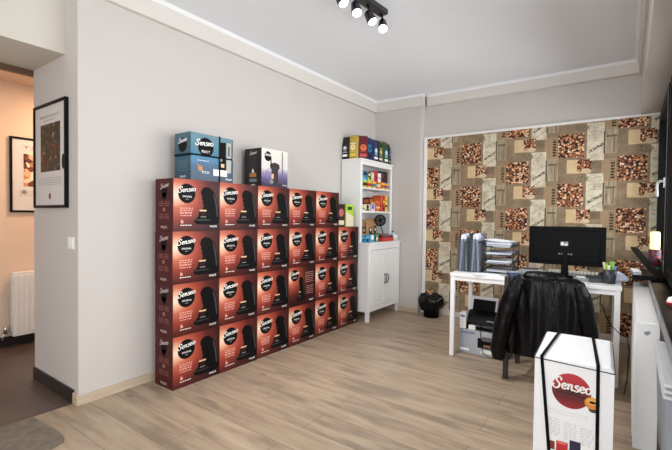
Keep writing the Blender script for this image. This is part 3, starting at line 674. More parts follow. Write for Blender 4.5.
for i, (y, c1) in enumerate(((-.615, lime), (-.505, yel), (-.395, yel), (-.27, org), (-.15, yel), (-.045, yel))):
    mb = MB(); mb.lathe([(.03, 0), (.034, .004), (.038, .066), (.04, .068), (.04, .076), (.03, .078)], c1, 20); mb.lathe([(.0362, .02), (.0385, .052)], (cb_, redc, teal, cream, redc, purp)[i], 20)
    o = mb.build('capsule_tub'); put(o, .232, -.575+i*.112, SZ, 'small %s tub on the upper shelf, %s' % (('lime green', 'yellow', 'yellow', 'orange', 'yellow', 'yellow')[i], ('nearest the doorway', 'in front of the green pack', 'in front of the pale pink pack', 'between the red and white packs', 'in front of the maroon pack', 'at the far end')[i]), 'tub', 'small tubs on the upper shelf')
SZ = 1.262; G2 = 'packs on the lower shelf'
put(carton('coffee_pack', .1, .105, .075, cream, cb_, gold, 3), .2, -.61, SZ, 'low cream and black pack at the near end of the lower shelf', 'pack', G2)
put(carton('coffee_pack', .1, .10, .08, cream, cb_, cb_, 1), .2, -.495, SZ, 'low cream pack with dark circle, second on the lower shelf', 'pack', G2)
put(carton('coffee_pack', .1, .11, .08, c_('card_lilac', (196, 180, 214)), purp, cream, 1), .2, -.375, SZ, 'low lilac pack in the middle of the lower shelf', 'pack', G2)
put(carton('coffee_pack', .1, .09, .17, mrn, org, redc, 0), .13, -.29, SZ, 'tall dark red pack behind the low packs on the lower shelf', 'pack', G2)
put(carton('coffee_pack', .12, .10, .13, org, cream, redc, 3), .19, -.245, SZ, 'orange pack with pale circles on the lower shelf', 'pack', G2).location.y = -.255
put(carton('coffee_pack', .12, .05, .20, c_('card_scarlet', (204, 74, 34)), org, mrn, 0), .19, -.165, SZ, 'narrow scarlet pack standing on the lower shelf', 'pack', G2)
put(carton('coffee_pack', .12, .055, .20, redc, yel, cb_, 1), .19, -.105, SZ, 'narrow red pack with yellow circle on the lower shelf', 'pack', G2)
put(carton('coffee_pack', .12, .055, .20, yel, cb_, mrn, 3), .19, -.045, SZ, 'narrow yellow pack at the far end of the lower shelf', 'pack', G2)
SZ = .900; G3 = 'brown coffee bags on the cabinet counter'
for i, (y, w, dx, lb) in enumerate(((-.60, .12, .17, 'brown paper coffee bag at the near end of the cabinet counter'), (-.485, .10, .16, 'brown paper coffee bag, second from the near end of the counter'), (-.365, .13, .18, 'brown paper coffee bag behind the green carton'), (-.24, .12, .17, 'brown paper coffee bag beside the black wire rack'))):
    o = pouch(w, .07, .262+.012*(i > 1), kraft, cb_, cream, 20+i).build('coffee_bag', loc=(dx, y, SZ)); tag(o, lb, 'coffee bag', G3)
put(carton('tea_carton', .08, .10, .075, teal, sky, cb_, 0), .285, -.61, SZ, 'small teal blue carton at the near front of the cabinet counter', 'carton', 'small cartons on the cabinet counter')
put(carton('tea_carton', .08, .09, .085, sky, inkwhite, teal, 1), .285, -.505, SZ, 'small light blue carton on the cabinet counter', 'carton', 'small cartons on the cabinet counter')
put(carton('tea_carton', .08, .10, .10, grn, c_('card_moss', (104, 146, 92)), cream, 0), .285, -.395, SZ, 'small green carton on the cabinet counter', 'carton', 'small cartons on the cabinet counter')
mb = MB(); mb.box(-.05, .05, -.13, .13, 0, .045, redc); mb.prism([(-.05, .045), (.05, .045), (.04, .07), (-.05, .085)], 'y', -.13, .13, mrn)
put(mb.build('gift_box', bevel=.002), .325, -.20, SZ, 'low red and maroon box at the front of the cabinet counter', 'box')
mb = MB()   # oval wire rack
for a, r_ in ((.135, .008), (.10, .006), (.055, .006)):
    pts = [(.0, a*math.cos(t*math.pi/12), .25+a*.5*math.sin(t*math.pi/12)) for t in range(25)]; mb.tube(pts, r_, black, 8, False)
for k in range(6): th = k*math.pi/6; mb.tube([(0, .13*math.cos(th), .25+.065*math.sin(th)), (0, -.13*math.cos(th), .25-.065*math.sin(th))], .0035, black, 6)
mb.tube([(0, .0, .20), (.01, .05, .10), (.02, .07, .01)], .006, black, 8); mb.lathe([(.05, 0), (.05, .006), (.01, .012)], black, 20, loc=(.0, .06, 0))
put(mb.build('wire_rack'), .19, -.085, SZ, 'black oval wire rack on a stem on the cabinet counter', 'rack')
mb = MB(); mb.lathe([(.022, 0), (.026, .005), (.026, .07), (.02, .085), (.012, .095), (.012, .108)], c_('bottle_blue', (176, 204, 224)), 18); mb.lathe([(.013, .1), (.013, .12), (.004, .121)], darkgrey, 14); mb.lathe([(.0265, .03), (.0265, .06)], inkwhite, 18)
put(mb.build('bottle'), .33, -.015, SZ, 'pale blue bottle with dark cap on the cabinet counter', 'bottle')
# small white cow-like figurine with red cup
fg = empty('figurine', (.345, .03, SZ)); tag(fg, 'small white figurine with black spots at the far end of the counter', 'figurine')
mb = MB(); fg.rotation_euler = (0, 0, R(-35))
mb.tube([(-.03, 0, .045), (-.015, 0, .05), (.02, 0, .05), (.035, 0, .045)], [.012, .024, .024, .014], inkwhite, 14)
for sx in (-.02, .022):
    for sy in (-.012, .012): mb.tube([(sx, sy, .035), (sx, sy, 0)], .007, inkwhite, 8)
mb.tube([(-.03, 0, .055), (-.045, 0, .075), (-.055, 0, .085), (-.07, 0, .08)], [.012, .013, .017, .009], inkwhite, 12); mb.build('body', fg)
MB().lathe([(.012, 0), (.016, .035), (.014, .036)], redc, 14, loc=(-.055, -.02, 0)).build('cup', fg)
# two cartons on the red stack end
put(carton('drink_carton', .09, .13, .245, c_('card_darkbrown', (48, 26, 28)), c_('card_rose', (196, 110, 110)), cream, 1), .19, Y0+5*BW+.105, 3*BH+.003, 'dark brown carton on the lower end of the red stack', 'carton', 'cartons at the end of the red stack')
put(carton('drink_carton', .09, .15, .245, lime, cream, grn, 2), .19, Y0+5*BW+.27, 3*BH+.003, 'lime green carton on the red stack beside the cabinet', 'carton', 'cartons at the end of the red stack')

# ------------------------------------------------------------------ bin with black bag
bn = empty('waste_bin', (.85, .02, 0)); tag(bn, 'small black bin lined with a black bag by the wallpaper', 'bin')
mb = MB(); mb.lathe([(.085, 0), (.09, .005), (.105, .22), (.10, .222)], black, 28); mb.build('body', bn)
mb = MB(); n = 40; vs = []; fs = []; rnd = random.Random(3)
bagm = mat('bag_plastic', (5, 5, 6), .3, spec=.3)
prof = [(.106, .10), (.128, .11), (.142, .16), (.145, .215), (.128, .255), (.09, .262), (.04, .245), (.004, .24)]
for j, (r_, z_) in enumerate(prof):
    for k in range(n):
        th = 2*math.pi*k/n; w_ = 1+.07*math.sin(5*th+j*.7)+.05*math.sin(11*th+j)+.03*math.sin(17*th); vs.append((r_*w_*math.cos(th), r_*w_*math.sin(th), z_+.018*math.sin(4*th+1+j*.2)))
for j in range(len(prof)-1):
    for k in range(n): fs.append((j*n+k, j*n+(k+1) % n, (j+1)*n+(k+1) % n, (j+1)*n+k))
mb.add(vs, fs, bagm, True); mb.build('bin_bag', bn)

# ------------------------------------------------------------------ desk
DZ = .722
dk = empty('desk', (1.513, -1.18, 0), .045); tag(dk, 'white desk with square legs in front of the coffee wallpaper', 'desk')
deskw = mat('desk_white', (244, 244, 244), .3)
bx('desktop', -.004, 1.222, 0, .63, DZ-.03, DZ, deskw, dk, bevel=.002)
for (x, y) in ((0, .004), (1.178, .004), (0, .586), (1.178, .586)): bx('leg', x, x+.036, y, y+.036, 0, DZ-.031, deskw, dk, bevel=.002)
mb = MB(); mb.box(.036, 1.178, .01, .03, DZ-.065, DZ-.031, deskw); mb.box(.036, 1.178, .596, .614, DZ-.065, DZ-.031, deskw); mb.box(.008, .028, .04, .586, DZ-.065, DZ-.031, deskw); mb.box(1.186, 1.206, .04, .586, DZ-.065, DZ-.031, deskw); mb.build('apron', dk)
# magazine files
clear = mat('smoky_plastic', (112, 116, 124), .2)
nt = clear.node_tree; tr_ = nt.nodes.new('ShaderNodeBsdfTransparent'); tr_.inputs[0].default_value = (.8, .82, .86, 1); mx_ = nt.nodes.new('ShaderNodeMixShader'); mx_.inputs[0].default_value = .22
nt.links.new(tr_.outputs[0], mx_.inputs[1]); nt.links.new(nt.nodes['Principled BSDF'].outputs[0], mx_.inputs[2]); nt.links.new(mx_.outputs[0], nt.nodes['Material Output'].inputs[0])
def mag_file(w, d, h, material, sheets):
    t = empty('magazine_file'); mb = MB(); th = .003
    prof = [(0, 0), (d, 0), (d, h), (d*.3, h), (0, h*.86)]
    side = [(y, z) for y, z in prof]
    mb.prism(side, 'x', -w/2, -w/2+th, material); mb.prism(side, 'x', w/2-th, w/2, material)
    mb.box(-w/2+th, w/2-th, d-th, d, 0, h, material); mb.box(-w/2+th, w/2-th, 0, th, 0, h*.86, material); mb.box(-w/2+th, w/2-th, th, d-th, 0, th, material)
    mb.build('body', t); rnd = random.Random(sheets); q = MB()
    for (xa, xb, lean, hh, m_) in ((-.7, -.35, .3, .97, paper), (-.3, -.2, .12, .9, darkgrey), (-.1, .02, -.1, 1.0, bluepaper), (.1, .35, .12, .8, darkgrey), (.4, .7, -.3, .93, paper)):
        xa, xb, lean = xa*w/2, xb*w/2, lean*w/2
        q.prism([(xa, .004), (xb, .004), (xb+lean, h*hh), (xa+lean, h*hh)], 'y', .01+rnd.uniform(0, .02), d-.012, m_)
    q.build('papers', t); return t
t = mag_file(.097, .25, .33, clear, 3); t.location = (1.575, -1.05, DZ+.002); t.rotation_euler = (0, 0, R(4)); tag(t, 'smoky plastic magazine file at the desk edge, left of its twin', 'magazine file', 'magazine files on the desk')
t = mag_file(.097, .25, .335, clear, 8); t.location = (1.677, -1.04, DZ+.002); t.rotation_euler = (0, 0, R(4)); tag(t, 'smoky plastic magazine file between its twin and the letter trays', 'magazine file', 'magazine files on the desk')
# letter tray tower
lt = empty('letter_tray', (1.855, -.85, DZ+.002)); lt.rotation_euler = (0, 0, R(3)); tag(lt, 'black wire letter tray tower full of papers on the desk', 'letter tray')
mesh_m = mat('tray_metal', (44, 46, 50), .35, metal=.4)
for sx in (-.118, .118):
    mb = MB()
    for sy in (-.15, .15): mb.tube([(sx, sy, 0), (sx, sy, .265)], .004, mesh_m, 8)
    mb.tube([(sx, -.15, .262), (sx, .15, .262)], .004, mesh_m, 8)
    mb.build('side_frame', lt)
for k in range(4):
    z = .012+k*.07; m_ = MB(); m_.box(-.115, .115, -.15, .15, z, z+.004, mesh_m); m_.box(-.115, -.111, -.15, .15, z, z+.03, mesh_m); m_.box(.111, .115, -.15, .15, z, z+.03, mesh_m); m_.box(-.115, .115, .146, .15, z, z+.03, mesh_m)
    m_.box(-.115, .115, -.153, -.15, z, z+.012, mesh_m); m_.build('tray', lt)
    q = MB(); rnd = random.Random(k+40); zz = z+.005
    for j in range((3, 4, 4, 8)[k]):
        a = R(rnd.uniform(-5, 5)); M_ = Matrix.Translation((rnd.uniform(-.008, .008), rnd.uniform(-.02, .005), zz)) @ Matrix.Rotation(a, 4, 'Z')
        q.box(-.098, .098, -.14, .13, 0, .004, (paper, bluepaper, c_('folder_grey', (150, 152, 158)), paper)[(j+k) % 4], M=M_); zz += .0055
    q.build('papers', lt)
q = MB(); 
for j, a in enumerate((8, -12)): q.box(-.09, .1, -.12, .12, 0, .002, paper if j else bluepaper, M=Matrix.Translation((-.02, 0, .272+.004*j)) @ Matrix.Rotation(R(a), 4, 'Z') @ Matrix.Rotation(R(3+2*j), 4, 'Y'))
q.build('papers', lt)
tag(MB().box(-.1, .1, -.07, .07, 0, .002, paper).build('paper_sheet', loc=(1.80, -1.10, DZ+.001), rotz=R(14)), 'loose white sheet lying in front of the letter trays', 'paper')
mb = MB(); mb.box(-.03, .03, -.045, .045, 0, .03, c_('stapler_blue', (30, 44, 84))); mb.box(-.02, .02, -.05, .05, .03, .042, midgrey)
tag(mb.build('hole_punch', loc=(2.0, -1.06, DZ+.001), rotz=R(-50), bevel=.003), 'small dark blue hole punch on the desk beside the letter trays', 'hole punch')
# monitor seen from the back
mo = empty('monitor', (2.345, -.815, DZ+.001), R(.5)); tag(mo, 'black computer monitor seen from behind on the white desk', 'monitor')
mb = MB(); z0, z1 = .095, .412
prof = [(-.275, z0), (.275, z0), (.275, z1), (-.275, z1)]
mb.box(-.277, .277, -.005, .025, z0, z1, black); mb.prism([(-.24, z0+.03), (.24, z0+.03), (.24, z1-.03), (-.24, z1-.03)], 'y', -.022, -.005, black); mb.build('screen_housing', mo, bevel=.006)
MB().box(-.268, .268, .0251, .0256, z0+.012, z1-.012, mat('screen_dark', (8, 9, 12), .1)).build('screen', mo)
mb = MB(); mb.box(-.055, .055, -.034, -.022, .17, .325, matte_black); mb.build('mount_plate', mo, bevel=.004)
mb = MB(); mb.box(-.034, .02, -.0352, -.0343, .255, .29, midgrey); mb.box(-.03, -.012, -.0358, -.0352, .262, .284, inkwhite); mb.box(-.004, .016, -.0358, -.0352, .262, .27, inkwhite); mb.build('label_sticker', mo)
mb = MB()
for k in range(5): mb.box(-.05+k*.022, -.036+k*.022, -.036, -.034, .185, .195, midgrey)
mb.build('ports', mo)
mb = MB(); mb.prism([(-.03, .012), (.03, .012), (.018, .2), (-.018, .2)], 'y', -.046, -.03, black); mb.build('stand_neck', mo, bevel=.003)
MB().lathe([(.10, 0), (.10, .006), (.03, .014), (.02, .016)], black, 28, M=Matrix.Diagonal((1, .75, 1, 1)), loc=(0, -.02, 0)).build('stand_base', mo)
# keyboard, mouse, desk clutter
kbd = empty('keyboard', (2.385, -.66, DZ+.001), R(2)); tag(kbd, 'white keyboard lying behind the monitor', 'keyboard')
MB().box(-.2, .2, -.06, .06, 0, .02, midgrey).build('body', kbd, bevel=.003)
mb = MB()
for r_ in range(4):
    for k in range(14): y = -.045+r_*.024; x = -.18+k*.0262; z = .02; mb.box(x, x+.018, y, y+.018, z, z+.014, c_('keycap', (244, 240, 226)))
mb.build('keys', kbd)
mb = MB(); mb.prism([(-.08, 0), (.08, 0), (.08, .028), (.02, .05), (-.08, .02)], 'x', -.06, .06, darkgrey); mb.tube([(-.05, -.06, .045), (-.05, 0, .062), (-.05, .07, .055)], [.014, .01, .014], black, 10)
tag(mb.build('desk_phone', loc=(2.56, -.93, DZ+.001), rotz=R(200), bevel=.003), 'dark grey desk phone between the monitor and pen cup', 'phone')
mb = MB(); mb.box(-.05, .05, -.035, .035, 0, .025, midgrey); mb.box(-.03, .03, -.02, .02, .025, .032, inkwhite)
tag(mb.build('card_reader', loc=(2.47, -.98, DZ+.001), rotz=R(10), bevel=.003), 'small grey card reader beside the monitor stand', 'card reader')
mb = MB(); mb.box(-.06, .06, -.05, .05, 0, .012, darkgrey); mb.box(-.055, .055, -.045, .045, .012, .016, bluepaper)
tag(mb.build('notepad', loc=(2.13, -.93, DZ+.001), rotz=R(-8)), 'dark notepad lying left of the monitor stand', 'notepad')
mb = MB(); mb.box(-.07, .07, -.07, .07, 0, .035, silver); mb.box(-.06, .06, -.06, .06, .035, .04, darkgrey)
tag(mb.build('tape_dispenser', loc=(2.07, -.74, DZ+.001), rotz=R(12), bevel=.004), 'low silver box on the desk behind the letter trays', 'box')
# pen cup
pc = empty('pen_cup', (2.655, -.99, DZ+.001)); tag(pc, 'dark mesh pen cup with green highlighters at the desk corner', 'pen cup')
cupm = mat('pen_cup_mesh', (48, 52, 56), .35)
mb = MB(); mb.lathe([(.034, 0), (.036, .002), (.045, .105), (.043, .105), (.034, .005)], cupm, 20); mb.build('cup', pc)
for k, (dx, dy, h, m_) in enumerate(((-.026, 0, .155, c_('pen_cream', (226, 226, 190))), (-.016, .01, .145, lime), (.006, 0, .165, c_('pen_green', (96, 190, 50))), (.012, .012, .16, lime), (.022, -.012, .13, c_('pen_blue', (96, 140, 210))), (-.004, -.018, .135, c_('pen_cream', (226, 226, 190))))):
    MB().tube([(dx*.6, dy*.6, .006), (dx*1.3, dy*1.3, h*.75), (dx*1.5, dy*1.5, h)], [.006, .008, .009], m_, 10).build('pen', pc)
mb = MB(); mb.prism([(-.08, 0), (.07, 0), (.08, .03), (.02, .075), (-.05, .055)], 'y', -.05, .05, bluepaper)
tag(mb.build('folded_cloth', loc=(2.69, -.80, DZ+.001), rotz=R(15), bevel=.015), 'crumpled pale blue cloth behind the pen cup', 'cloth')

# ------------------------------------------------------------------ under the desk
def scatter_box(): pass
sx_m = make_lin_print('silver_box_print', 0, [(0, (150, 156, 164)), (.5, (186, 190, 196)), (1, (120, 126, 134))], 2.5, .5)
mb = MB(); mb.box(-.205, .205, -.15, .15, 0, .205, sx_m)
F = Face(mb, (-.205, -.15, 0), (1, 0, 0), (0, 0, 1), .41, .205)
F.rect(.40, .95, .3, .72, inkblack, 1); F.poly([(.46, .62), (.9, .62), (.86, .8), (.5, .8)], mat('print_steel_dark', (96, 94, 98), .4), 2); F.rect(.52, .7, .36, .46, c_('print_ochre', (150, 104, 70)), 2); F.rect(.72, .8, .36, .46, inkwhite, 3); F.rect(.8, .88, .36, .5, c_('card_teal', (40, 124, 160)), 2)
F.rect(.04, .22, .1, .2, inkwhite, 1); F.poly([(.45, .1), (.95, .1), (.85, .24), (.5, .24)], inkwhite, 1); F.rect(.04, .34, .84, .93, c_('print_steelblue', (112, 128, 152)), 1)
pbx = tag(mb.build('printer_carton', loc=(1.745, -.865, .0), rotz=R(1.5), bevel=.002), 'silver printer carton on the floor under the desk', 'carton')
pr = empty('printer', (1.745, -.86, .207)); tag(pr, 'black inkjet printer with white paper in its feeder, on the silver carton', 'printer')
mb = MB(); mb.prism([(-.13, 0), (.12, 0), (.12, .115), (.05, .14), (-.08, .125), (-.13, .06)], 'x', -.17, .17, black); mb.build('body', pr, bevel=.006)
mb = MB(); mb.box(-.1, .1, -.132, -.129, .03, .05, darkgrey); mb.box(.03, .09, -.1315, -.13, .085, .095, midgrey); mb.build('output_slot', pr)
Mt = Matrix.Translation((-.055, .055, .10)) @ Matrix.Rotation(R(-22), 4, 'X')
MB().box(-.10, .10, 0, .006, 0, .14, matte_black, M=Mt).build('paper_tray', pr, bevel=.003)
MB().box(-.125, .125, -.0, .003, 0, .175, paper, M=Matrix.Translation((-.065, .07, .09)) @ Matrix.Rotation(R(-22), 4, 'X')).build('paper', pr)
ro = empty('router', (1.572, -.97, .207)); tag(ro, 'upright white router beside the printer', 'router')
bx('body', -.028, .028, -.04, .04, 0, .145, white, ro, bevel=.006); bx('stripe', -.02, .02, -.0415, -.04, .105, .12, c_('folder_blue', (52, 82, 150)), ro)
tag(bx('power_adapter', -.03, .03, -.02, .02, 0, .04, white, None, bevel=.004, loc=(1.655, -.995, .207)), 'small white adapter on the silver carton beside the router', 'adapter')
tag(bx('modem', -.035, .035, -.04, .04, 0, .10, black, None, bevel=.006, loc=(1.575, -.85, .207)), 'black modem behind the white router on the silver carton', 'modem')
tag(MB().tube([(1.73, -.992, .27), (1.735, -1.03, .2), (1.745, -1.035, .1), (1.76, -1.04, .03), (1.82, -1.06, .006), (1.93, -1.05, .006)], .003, black, 6).build('cable'), 'thin black cable hanging down the silver carton', 'cable')

# ------------------------------------------------------------------ chair and jacket
ch = empty('office_chair', (2.25, -1.42, 0)); tag(ch, 'dark chair at the desk hidden under a black jacket', 'chair')
chm = mat('chair_dark', (36, 35, 36), .5)
for (x, y, h) in ((-.215, 0, .765), (.215, 0, .765), (-.215, .40, .44), (.215, .40, .44)):
    bx('leg', x-.017, x+.017, y-.015, y+.015, 0, h, chm, ch, bevel=.003)
MB().box(-.22, .22, .0, .42, .44, .485, chm).build('seat', ch, bevel=.015, seg=3)
MB().box(-.198, .198, -.012, .012, .50, .77, chm).build('backrest', ch, bevel=.01, seg=3)
mb = MB(); mb.box(-.2, .2, .39, .41, .36, .4, chm); mb.box(-.205, -.19, .015, .39, .3, .325, chm); mb.box(.19, .205, .015, .39, .3, .325, chm); mb.build('stretcher', ch)

g = G('black_leather', .36); o_ = g.xyz(); g.b.inputs['Base Color'].default_value = lin((3, 3, 4)); g.b.inputs['Specular IOR Level'].default_value = .22
g.bump(g.noise(g.vec(g.math('MULTIPLY', o_[0], 2.2), o_[1], g.math('MULTIPLY', o_[2], .7)), 9, 4, .6), .6, .02); leather = g.m
jk = empty('leather_jacket', (2.313, -1.42, .137)); tag(jk, 'black leather jacket draped over the chair back in front of the desk', 'jacket')
JS = .865
def loft(rows, n, material, folds=0, seed=0, close=True):
    """rows: (z, cx, cy, half width x, half depth y, exponent)"""
    rnd = random.Random(seed); ph = [rnd.uniform(0, 6.28) for _ in range(6)]
    vs = []; fs = []
    for j, (z, cx, cy, hx, hy, ex) in enumerate(rows):
        t = j/(len(rows)-1)
        for k in range(n):
            th = 2*math.pi*k/n; c, s = math.cos(th), math.sin(th)
            x = math.copysign(abs(c)**ex, c); y = math.copysign(abs(s)**ex, s)
            xx = cx+hx*x
            f = folds*min(1, t*1.6+.15)*(math.sin(xx*42+ph[0]+t*2.5)+.7*math.sin(xx*71+ph[1]-t*3)+.5*math.sin(xx*23+ph[2]+t*5))
            vs.append((xx+folds*.4*math.sin(z*30+ph[3]+k), cy+hy*y+(f if s < .2 else -f*.3), z+folds*.7*math.sin(th*3+ph[4])*t))
    for j in range(len(rows)-1):
        for k in range(n): fs.append((j*n+k, (j+1)*n+k, (j+1)*n+(k+1) % n, j*n+(k+1) % n))
    if close: fs.append(tuple(range(n)))
    m_ = MB(); m_.add(vs, fs, material, True); return m_
def lerp_rows(keys, m):
    out = []
    for i in range(m):
        t = i/(m-1)*(len(keys)-1); a = min(int(t), len(keys)-2); f = t-a; f = f*f*(3-2*f) if False else f
        v_ = [keys[a][q]*(1-f)+keys[a+1][q]*f for q in range(6)]; v_[0] *= JS; out.append(tuple(v_))
    return out
body = lerp_rows([(.758, -.02, 0, .13, .02, .9), (.752, -.015, 0, .185, .045, .8), (.725, -.01, 0, .222, .065, .75), (.64, -.005, -.0, .245, .078, .75), (.5, .0, 0, .252, .085, .75), (.35, .0, -.002, .262, .085, .78), (.2, .0, -.004, .268, .088, .8), (.09, .0, -.004, .262, .085, .8)], 42)
loft(body, 120, leather, .0075, 4).build('body', jk)
col_rows = lerp_rows([(.79, -.03, .005, .085, .028, .8), (.785, -.03, -.005, .115, .045, .8), (.755, -.03, -.01, .14, .06, .8), (.72, -.03, -.012, .135, .055, .8)], 10)
loft(col_rows, 60, leather, .002, 9).build('collar', jk)
def sleeve(pts, rads, seed):
    rnd = random.Random(seed); P = []; Rr = []
    for i in range(len(pts)-1):
        for k in range(10):
            t = k/10; P.append(tuple((pts[i][q]*(1-t)+pts[i+1][q]*t)*(JS if q == 2 else 1) for q in range(3)))
            r_ = rads[i]*(1-t)+rads[i+1]*t; w_ = 1+.02*math.sin(len(P)*.9+seed)+.03*math.sin(len(P)*.33+seed*2); Rr.append((r_*w_, r_*(1.0+.03*math.sin(len(P)*.5))))
    P.append((pts[-1][0], pts[-1][1], pts[-1][2]*JS)); Rr.append((rads[-1], rads[-1])); m_ = MB(); m_.tube(P, Rr, leather, 20); return m_
sleeve([(-.185, -.03, .70), (-.225, -.045, .60), (-.265, -.055, .45), (-.30, -.06, .25), (-.318, -.06, .10), (-.318, -.055, .03)], [.045, .062, .064, .060, .055, .044], 2).build('sleeve', jk)
sleeve([(.175, -.02, .70), (.205, -.03, .62), (.228, -.03, .48), (.25, -.02, .34), (.262, -.01, .22), (.266, 0, .14)], [.04, .055, .058, .055, .05, .042], 5).build('sleeve', jk)

# ------------------------------------------------------------------ white carton in front
wc = empty('coffee_carton', (2.582, -2.52, 0)); wc.rotation_euler = (0, 0, R(2.6))
tag(wc, 'tall white strapped coffee carton with a red round logo in the foreground', 'carton')
wcard = mat('white_card', (246, 247, 248), .45, noise=.008, nscale=5); w2, d2, h2 = .139, .225, .62
mb = MB(); mb.prism([(-w2, 0), (w2, 0), (w2, h2-.014), (w2-.008, h2-.002), (w2*.3, h2), (-w2+.006, h2), (-w2, h2-.004)], 'y', -d2, d2, wcard)
mb.prism([(-.02, h2), (w2-.012, h2-.001), (w2-.012, h2+.003), (-.02, h2+.004)], 'y', -d2+.006, d2-.02, wcard)
F = Face(mb, (-w2, -d2, 0), (1, 0, 0), (0, 0, 1), 2*w2, h2)
logo = G('red_logo', .35); o_ = logo.xyz(); logo.color(logo.ramp(logo.math('MULTIPLY', logo.math('SUBTRACT', o_[2], .43), 6.5), [(.05, (150, 26, 32)), (.3, (92, 10, 16)), (.5, (120, 16, 24)), (.62, (176, 34, 44)), (1, (196, 54, 62))]))
F.disc(.485, .812, .069, logo.m, 1, .071, 40)
F.poly([(.29, .79), (.5, .785), (.72, .775), (.735, .79), (.5, .80), (.28, .805)], mat('ink_darkred', (58, 8, 12), .4), 2)
F.poly([(.40, .805), (.62, .80), (.6, .82), (.42, .822)], mat('ink_darkred', (58, 8, 12), .4), 2)
F.script(.235, .822, .745, inkwhite, 4, -.03, .25)
F.disc(.745, .762, .026, mat('print_amber2', (222, 140, 50), .4), 3, .024); F.disc(.745, .772, .019, mat('print_orange_in', (240, 176, 84), .4), 4, .014); F.disc(.75, .768, .012, mat('print_coffee', (58, 26, 16), .4), 5, .005); F.disc(.76, .722, .016, mat('print_cup_foot', (70, 56, 50), .5), 2, .012)
pale = mat('ink_very_pale', (226, 227, 229), .6)
for q in range(3): F.lines(.19+q*.21, .36+q*.21, .60-q*.01, 7, .017, .009, pale, 1, q)
F.lines(.2, .72, .665, 2, .018, .005, pale, 1, 44)
F.rect(.20, .29, .40, .455, c_('ink_lid', (130, 40, 36)), 2); F.rect(.31, .46, .38, .465, redc, 2); F.rect(.33, .44, .45, .468, c_('ink_pinkred', (226, 120, 110)), 3); F.rect(.48, .62, .36, .49, c_('ink_navy', (34, 34, 66)), 2); F.rect(.2, .7, .3, .38, cream, 1)
mb.build('box', wc)
def strapbox(name, front_top, front_bottom, back_top, ww=.0125):
    """a flat band over the carton; x of its left edge at three places"""
    mb = MB(); e = .0018; y0 = -d2-.0035; y1 = d2+.0005; zt = h2+.006
    def band(p, q, off): # p, q: left-edge points, off: outward thickness
        p, q, off = Vector(p), Vector(q), Vector(off); w_ = Vector((ww, 0, 0)); vs = [p, p+w_, q+w_, q, p+off, p+w_+off, q+w_+off, q+off]
        mb.add(vs, [(3,2,1,0),(4,5,6,7),(0,1,5,4),(1,2,6,5),(2,3,7,6),(3,0,4,7)], black)
    band((front_bottom, y0, 0), (front_top, y0, zt), (0, -e, 0)); band((front_top, y0-e, zt), (back_top, y1+e, zt), (0, 0, e)); band((back_top, y1, zt), (front_bottom, y1, 0), (0, e, 0))
    return mb.build(name, wc)
strapbox('strap', -w2+.020, -w2+.075, -w2+.050); strapbox('strap', w2-.060, w2-.054, w2-.085)
mb = MB(); e = .002; zt = h2-.004   # thin cord round the top
mb.tube([(-w2-e, -d2-e, zt), (w2+e, -d2-e, zt-.012), (w2+e, d2+e, zt-.012), (-w2-e, d2+e, zt), (-w2-e, -d2-e, zt)], .0022, darkgrey, 6); mb.build('cord', wc)

# ------------------------------------------------------------------ radiator under the window and things on the sill
ra = empty('radiator', (2.80, -2.21, .0)); tag(ra, 'large white panel radiator below the black window sill', 'radiator')
Lr = 1.53
radw = mat('radiator_white', (240, 240, 238), .35)
mb = MB(); mb.box(.0, .018, .01, Lr-.01, .11, .70, radw); mb.box(.077, .09, .01, Lr-.01, .11, .70, radw)
for k in range(36): y = .03+k*.0415; mb.prism([(y, .14), (y+.02, .14), (y+.02, .67), (y, .67)], 'x', -.004, .0, radw)
mb.build('panel', ra, bevel=.002)
mb = MB(); mb.box(-.002, .092, 0, .01, .10, .70, radw); mb.build('side_cover', ra, bevel=.003); bx('side_cover', -.002, .092, Lr-.01, Lr, .10, .70, radw, ra, bevel=.003)
mb = MB(); mb.box(.0, .09, 0, Lr, .70, .712, radw)
mb.build('top_grille', ra, bevel=.003)
mb = MB(); mb.prism([(.03, .665), (.05, .675), (.058, .665), (.045, .652), (.035, .655)], 'y', -.003, 0, midgrey); mb.build('emblem', ra)
mb = MB(); mb.tube([(.045, .02, .11), (.045, .02, .07), (.045, .02, 0)], .01, chrome, 10); mb.tube([(.045, .02, .085), (.045, -.03, .08)], .014, chrome, 10); mb.build('valve', ra)
MB().tube([(.045, Lr-.03, .11), (.045, Lr-.03, 0)], .01, chrome, 10).build('pipe', ra)
SL = .766
de = empty('laptop', (2.885, -.72, SL)); tag(de, 'black laptop on the far end of the window sill with its lid tilted open', 'laptop')
bx('base', -.095, .09, -.26, .24, 0, .032, black, de, bevel=.004)
A_, B_ = Vector((-.075, .14, .20)), Vector((.06, -.55, .045)); dv = (B_-A_).normalized(); sd = dv.cross(Vector((0, 0, 1))).normalized(); nn = sd.cross(dv)
Ml = Matrix.Translation(A_) @ Matrix((sd, dv, nn)).transposed().to_4x4()
MB().box(-.01, .035, 0, (B_-A_).length, 0, .016, matte_black, M=Ml).build('lid', de, bevel=.003)
tag(MB().box(-.03, .02, -.11, .11, 0, .02, silver).box(-.03, .02, -.10, .10, .02, .026, paper).build('document_stack', loc=(2.815, -.86, SL+.033), rotz=R(5), bevel=.002), 'small stack of grey and white papers on the black laptop', 'papers')
cd = empty('candle_lamp', (2.94, -.36, SL)); tag(cd, 'glowing cream candle lamp in a red floral pot on the sill', 'lamp')
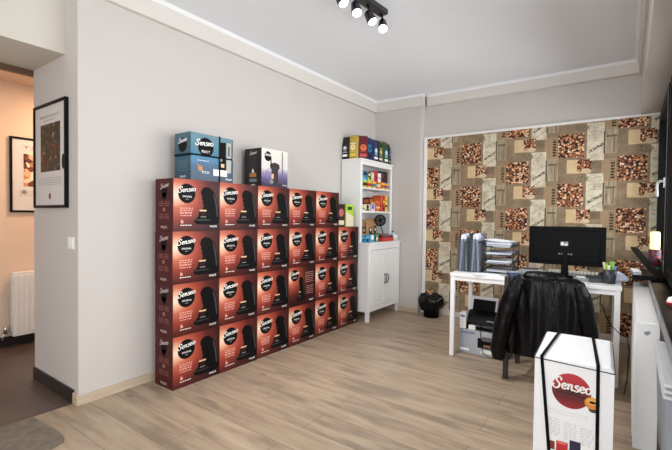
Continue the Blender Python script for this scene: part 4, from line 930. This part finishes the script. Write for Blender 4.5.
potm = G('floral_pot', .5); o_ = potm.xyz(); vo = potm.new('ShaderNodeTexVoronoi'); vo.inputs['Scale'].default_value = 90; potm.put(vo.inputs['Vector'], potm.tc.outputs['Object']); sp = potm.new('ShaderNodeSeparateColor'); potm.put(sp.inputs[0], vo.outputs['Color'])
potm.color(potm.ramp(sp.outputs[0], [(0, (64, 26, 42)), (.35, (140, 42, 56)), (.6, (60, 58, 74)), (1, (176, 130, 140))], 'CONSTANT'))
MB().lathe([(.036, 0), (.042, .003), (.042, .045), (.036, .05)], c_('teal_dish', (76, 128, 116)), 24).build('dish', cd)
MB().lathe([(.034, .05), (.042, .056), (.043, .185), (.036, .19)], potm.m, 24).build('pot', cd)
MB().lathe([(.032, .19), (.034, .195), (.034, .325), (.026, .335)], mat('candle_glow', (250, 232, 186), .5, emit=((255, 226, 160), .9)), 20).build('shade', cd)
mb = MB(); mb.lathe([(.004, 0), (.02, .006), (.027, .025), (.02, .045), (.004, .052)], inkwhite, 20); mb.lathe([(.0215, .006), (.0275, .02), (.0275, .024)], redc, 20)
tag(mb.build('sugar_pot', loc=(2.95, -2.0, SL)), 'small round white and red pot near the front of the window sill', 'pot')
# slim grey slatted unit right of the radiator
un_ = empty('storage_bin', (2.92, -2.62, 0)); tag(un_, 'slim grey plastic bin with a ribbed rim at the right edge', 'bin')
gp = mat('grey_plastic', (142, 148, 156), .4)
mb = MB(); mb.prism([(-.030, 0), (.045, 0), (.045, .66), (-.055, .66)], 'y', -.42, .12, gp); mb.build('body', un_, bevel=.004)
mb = MB()
for k in range(3): mb.box(-.062+.001*k, .046, -.43, .13, .655+k*.018, .665+k*.018, mat('grey_rim', (206, 208, 210), .3))
mb.box(-.056, .044, -.42, .12, .66, .7, gp); mb.build('rim', un_, bevel=.003)
mb = MB(); mb.box(-.044, -.036, -.03, .03, .24, .32, darkgrey); mb.build('latch', un_)
# loose cable between desk and radiator
tag(MB().tube([(2.62, -1.20, .60), (2.645, -1.215, .52), (2.68, -1.22, .46), (2.72, -1.22, .42), (2.77, -1.2, .385), (2.783, -1.2, .30), (2.775, -1.22, .1), (2.76, -1.25, .006)], .003, black, 6).build('cable'), 'thin black cable looping from the desk towards the radiator', 'cable')
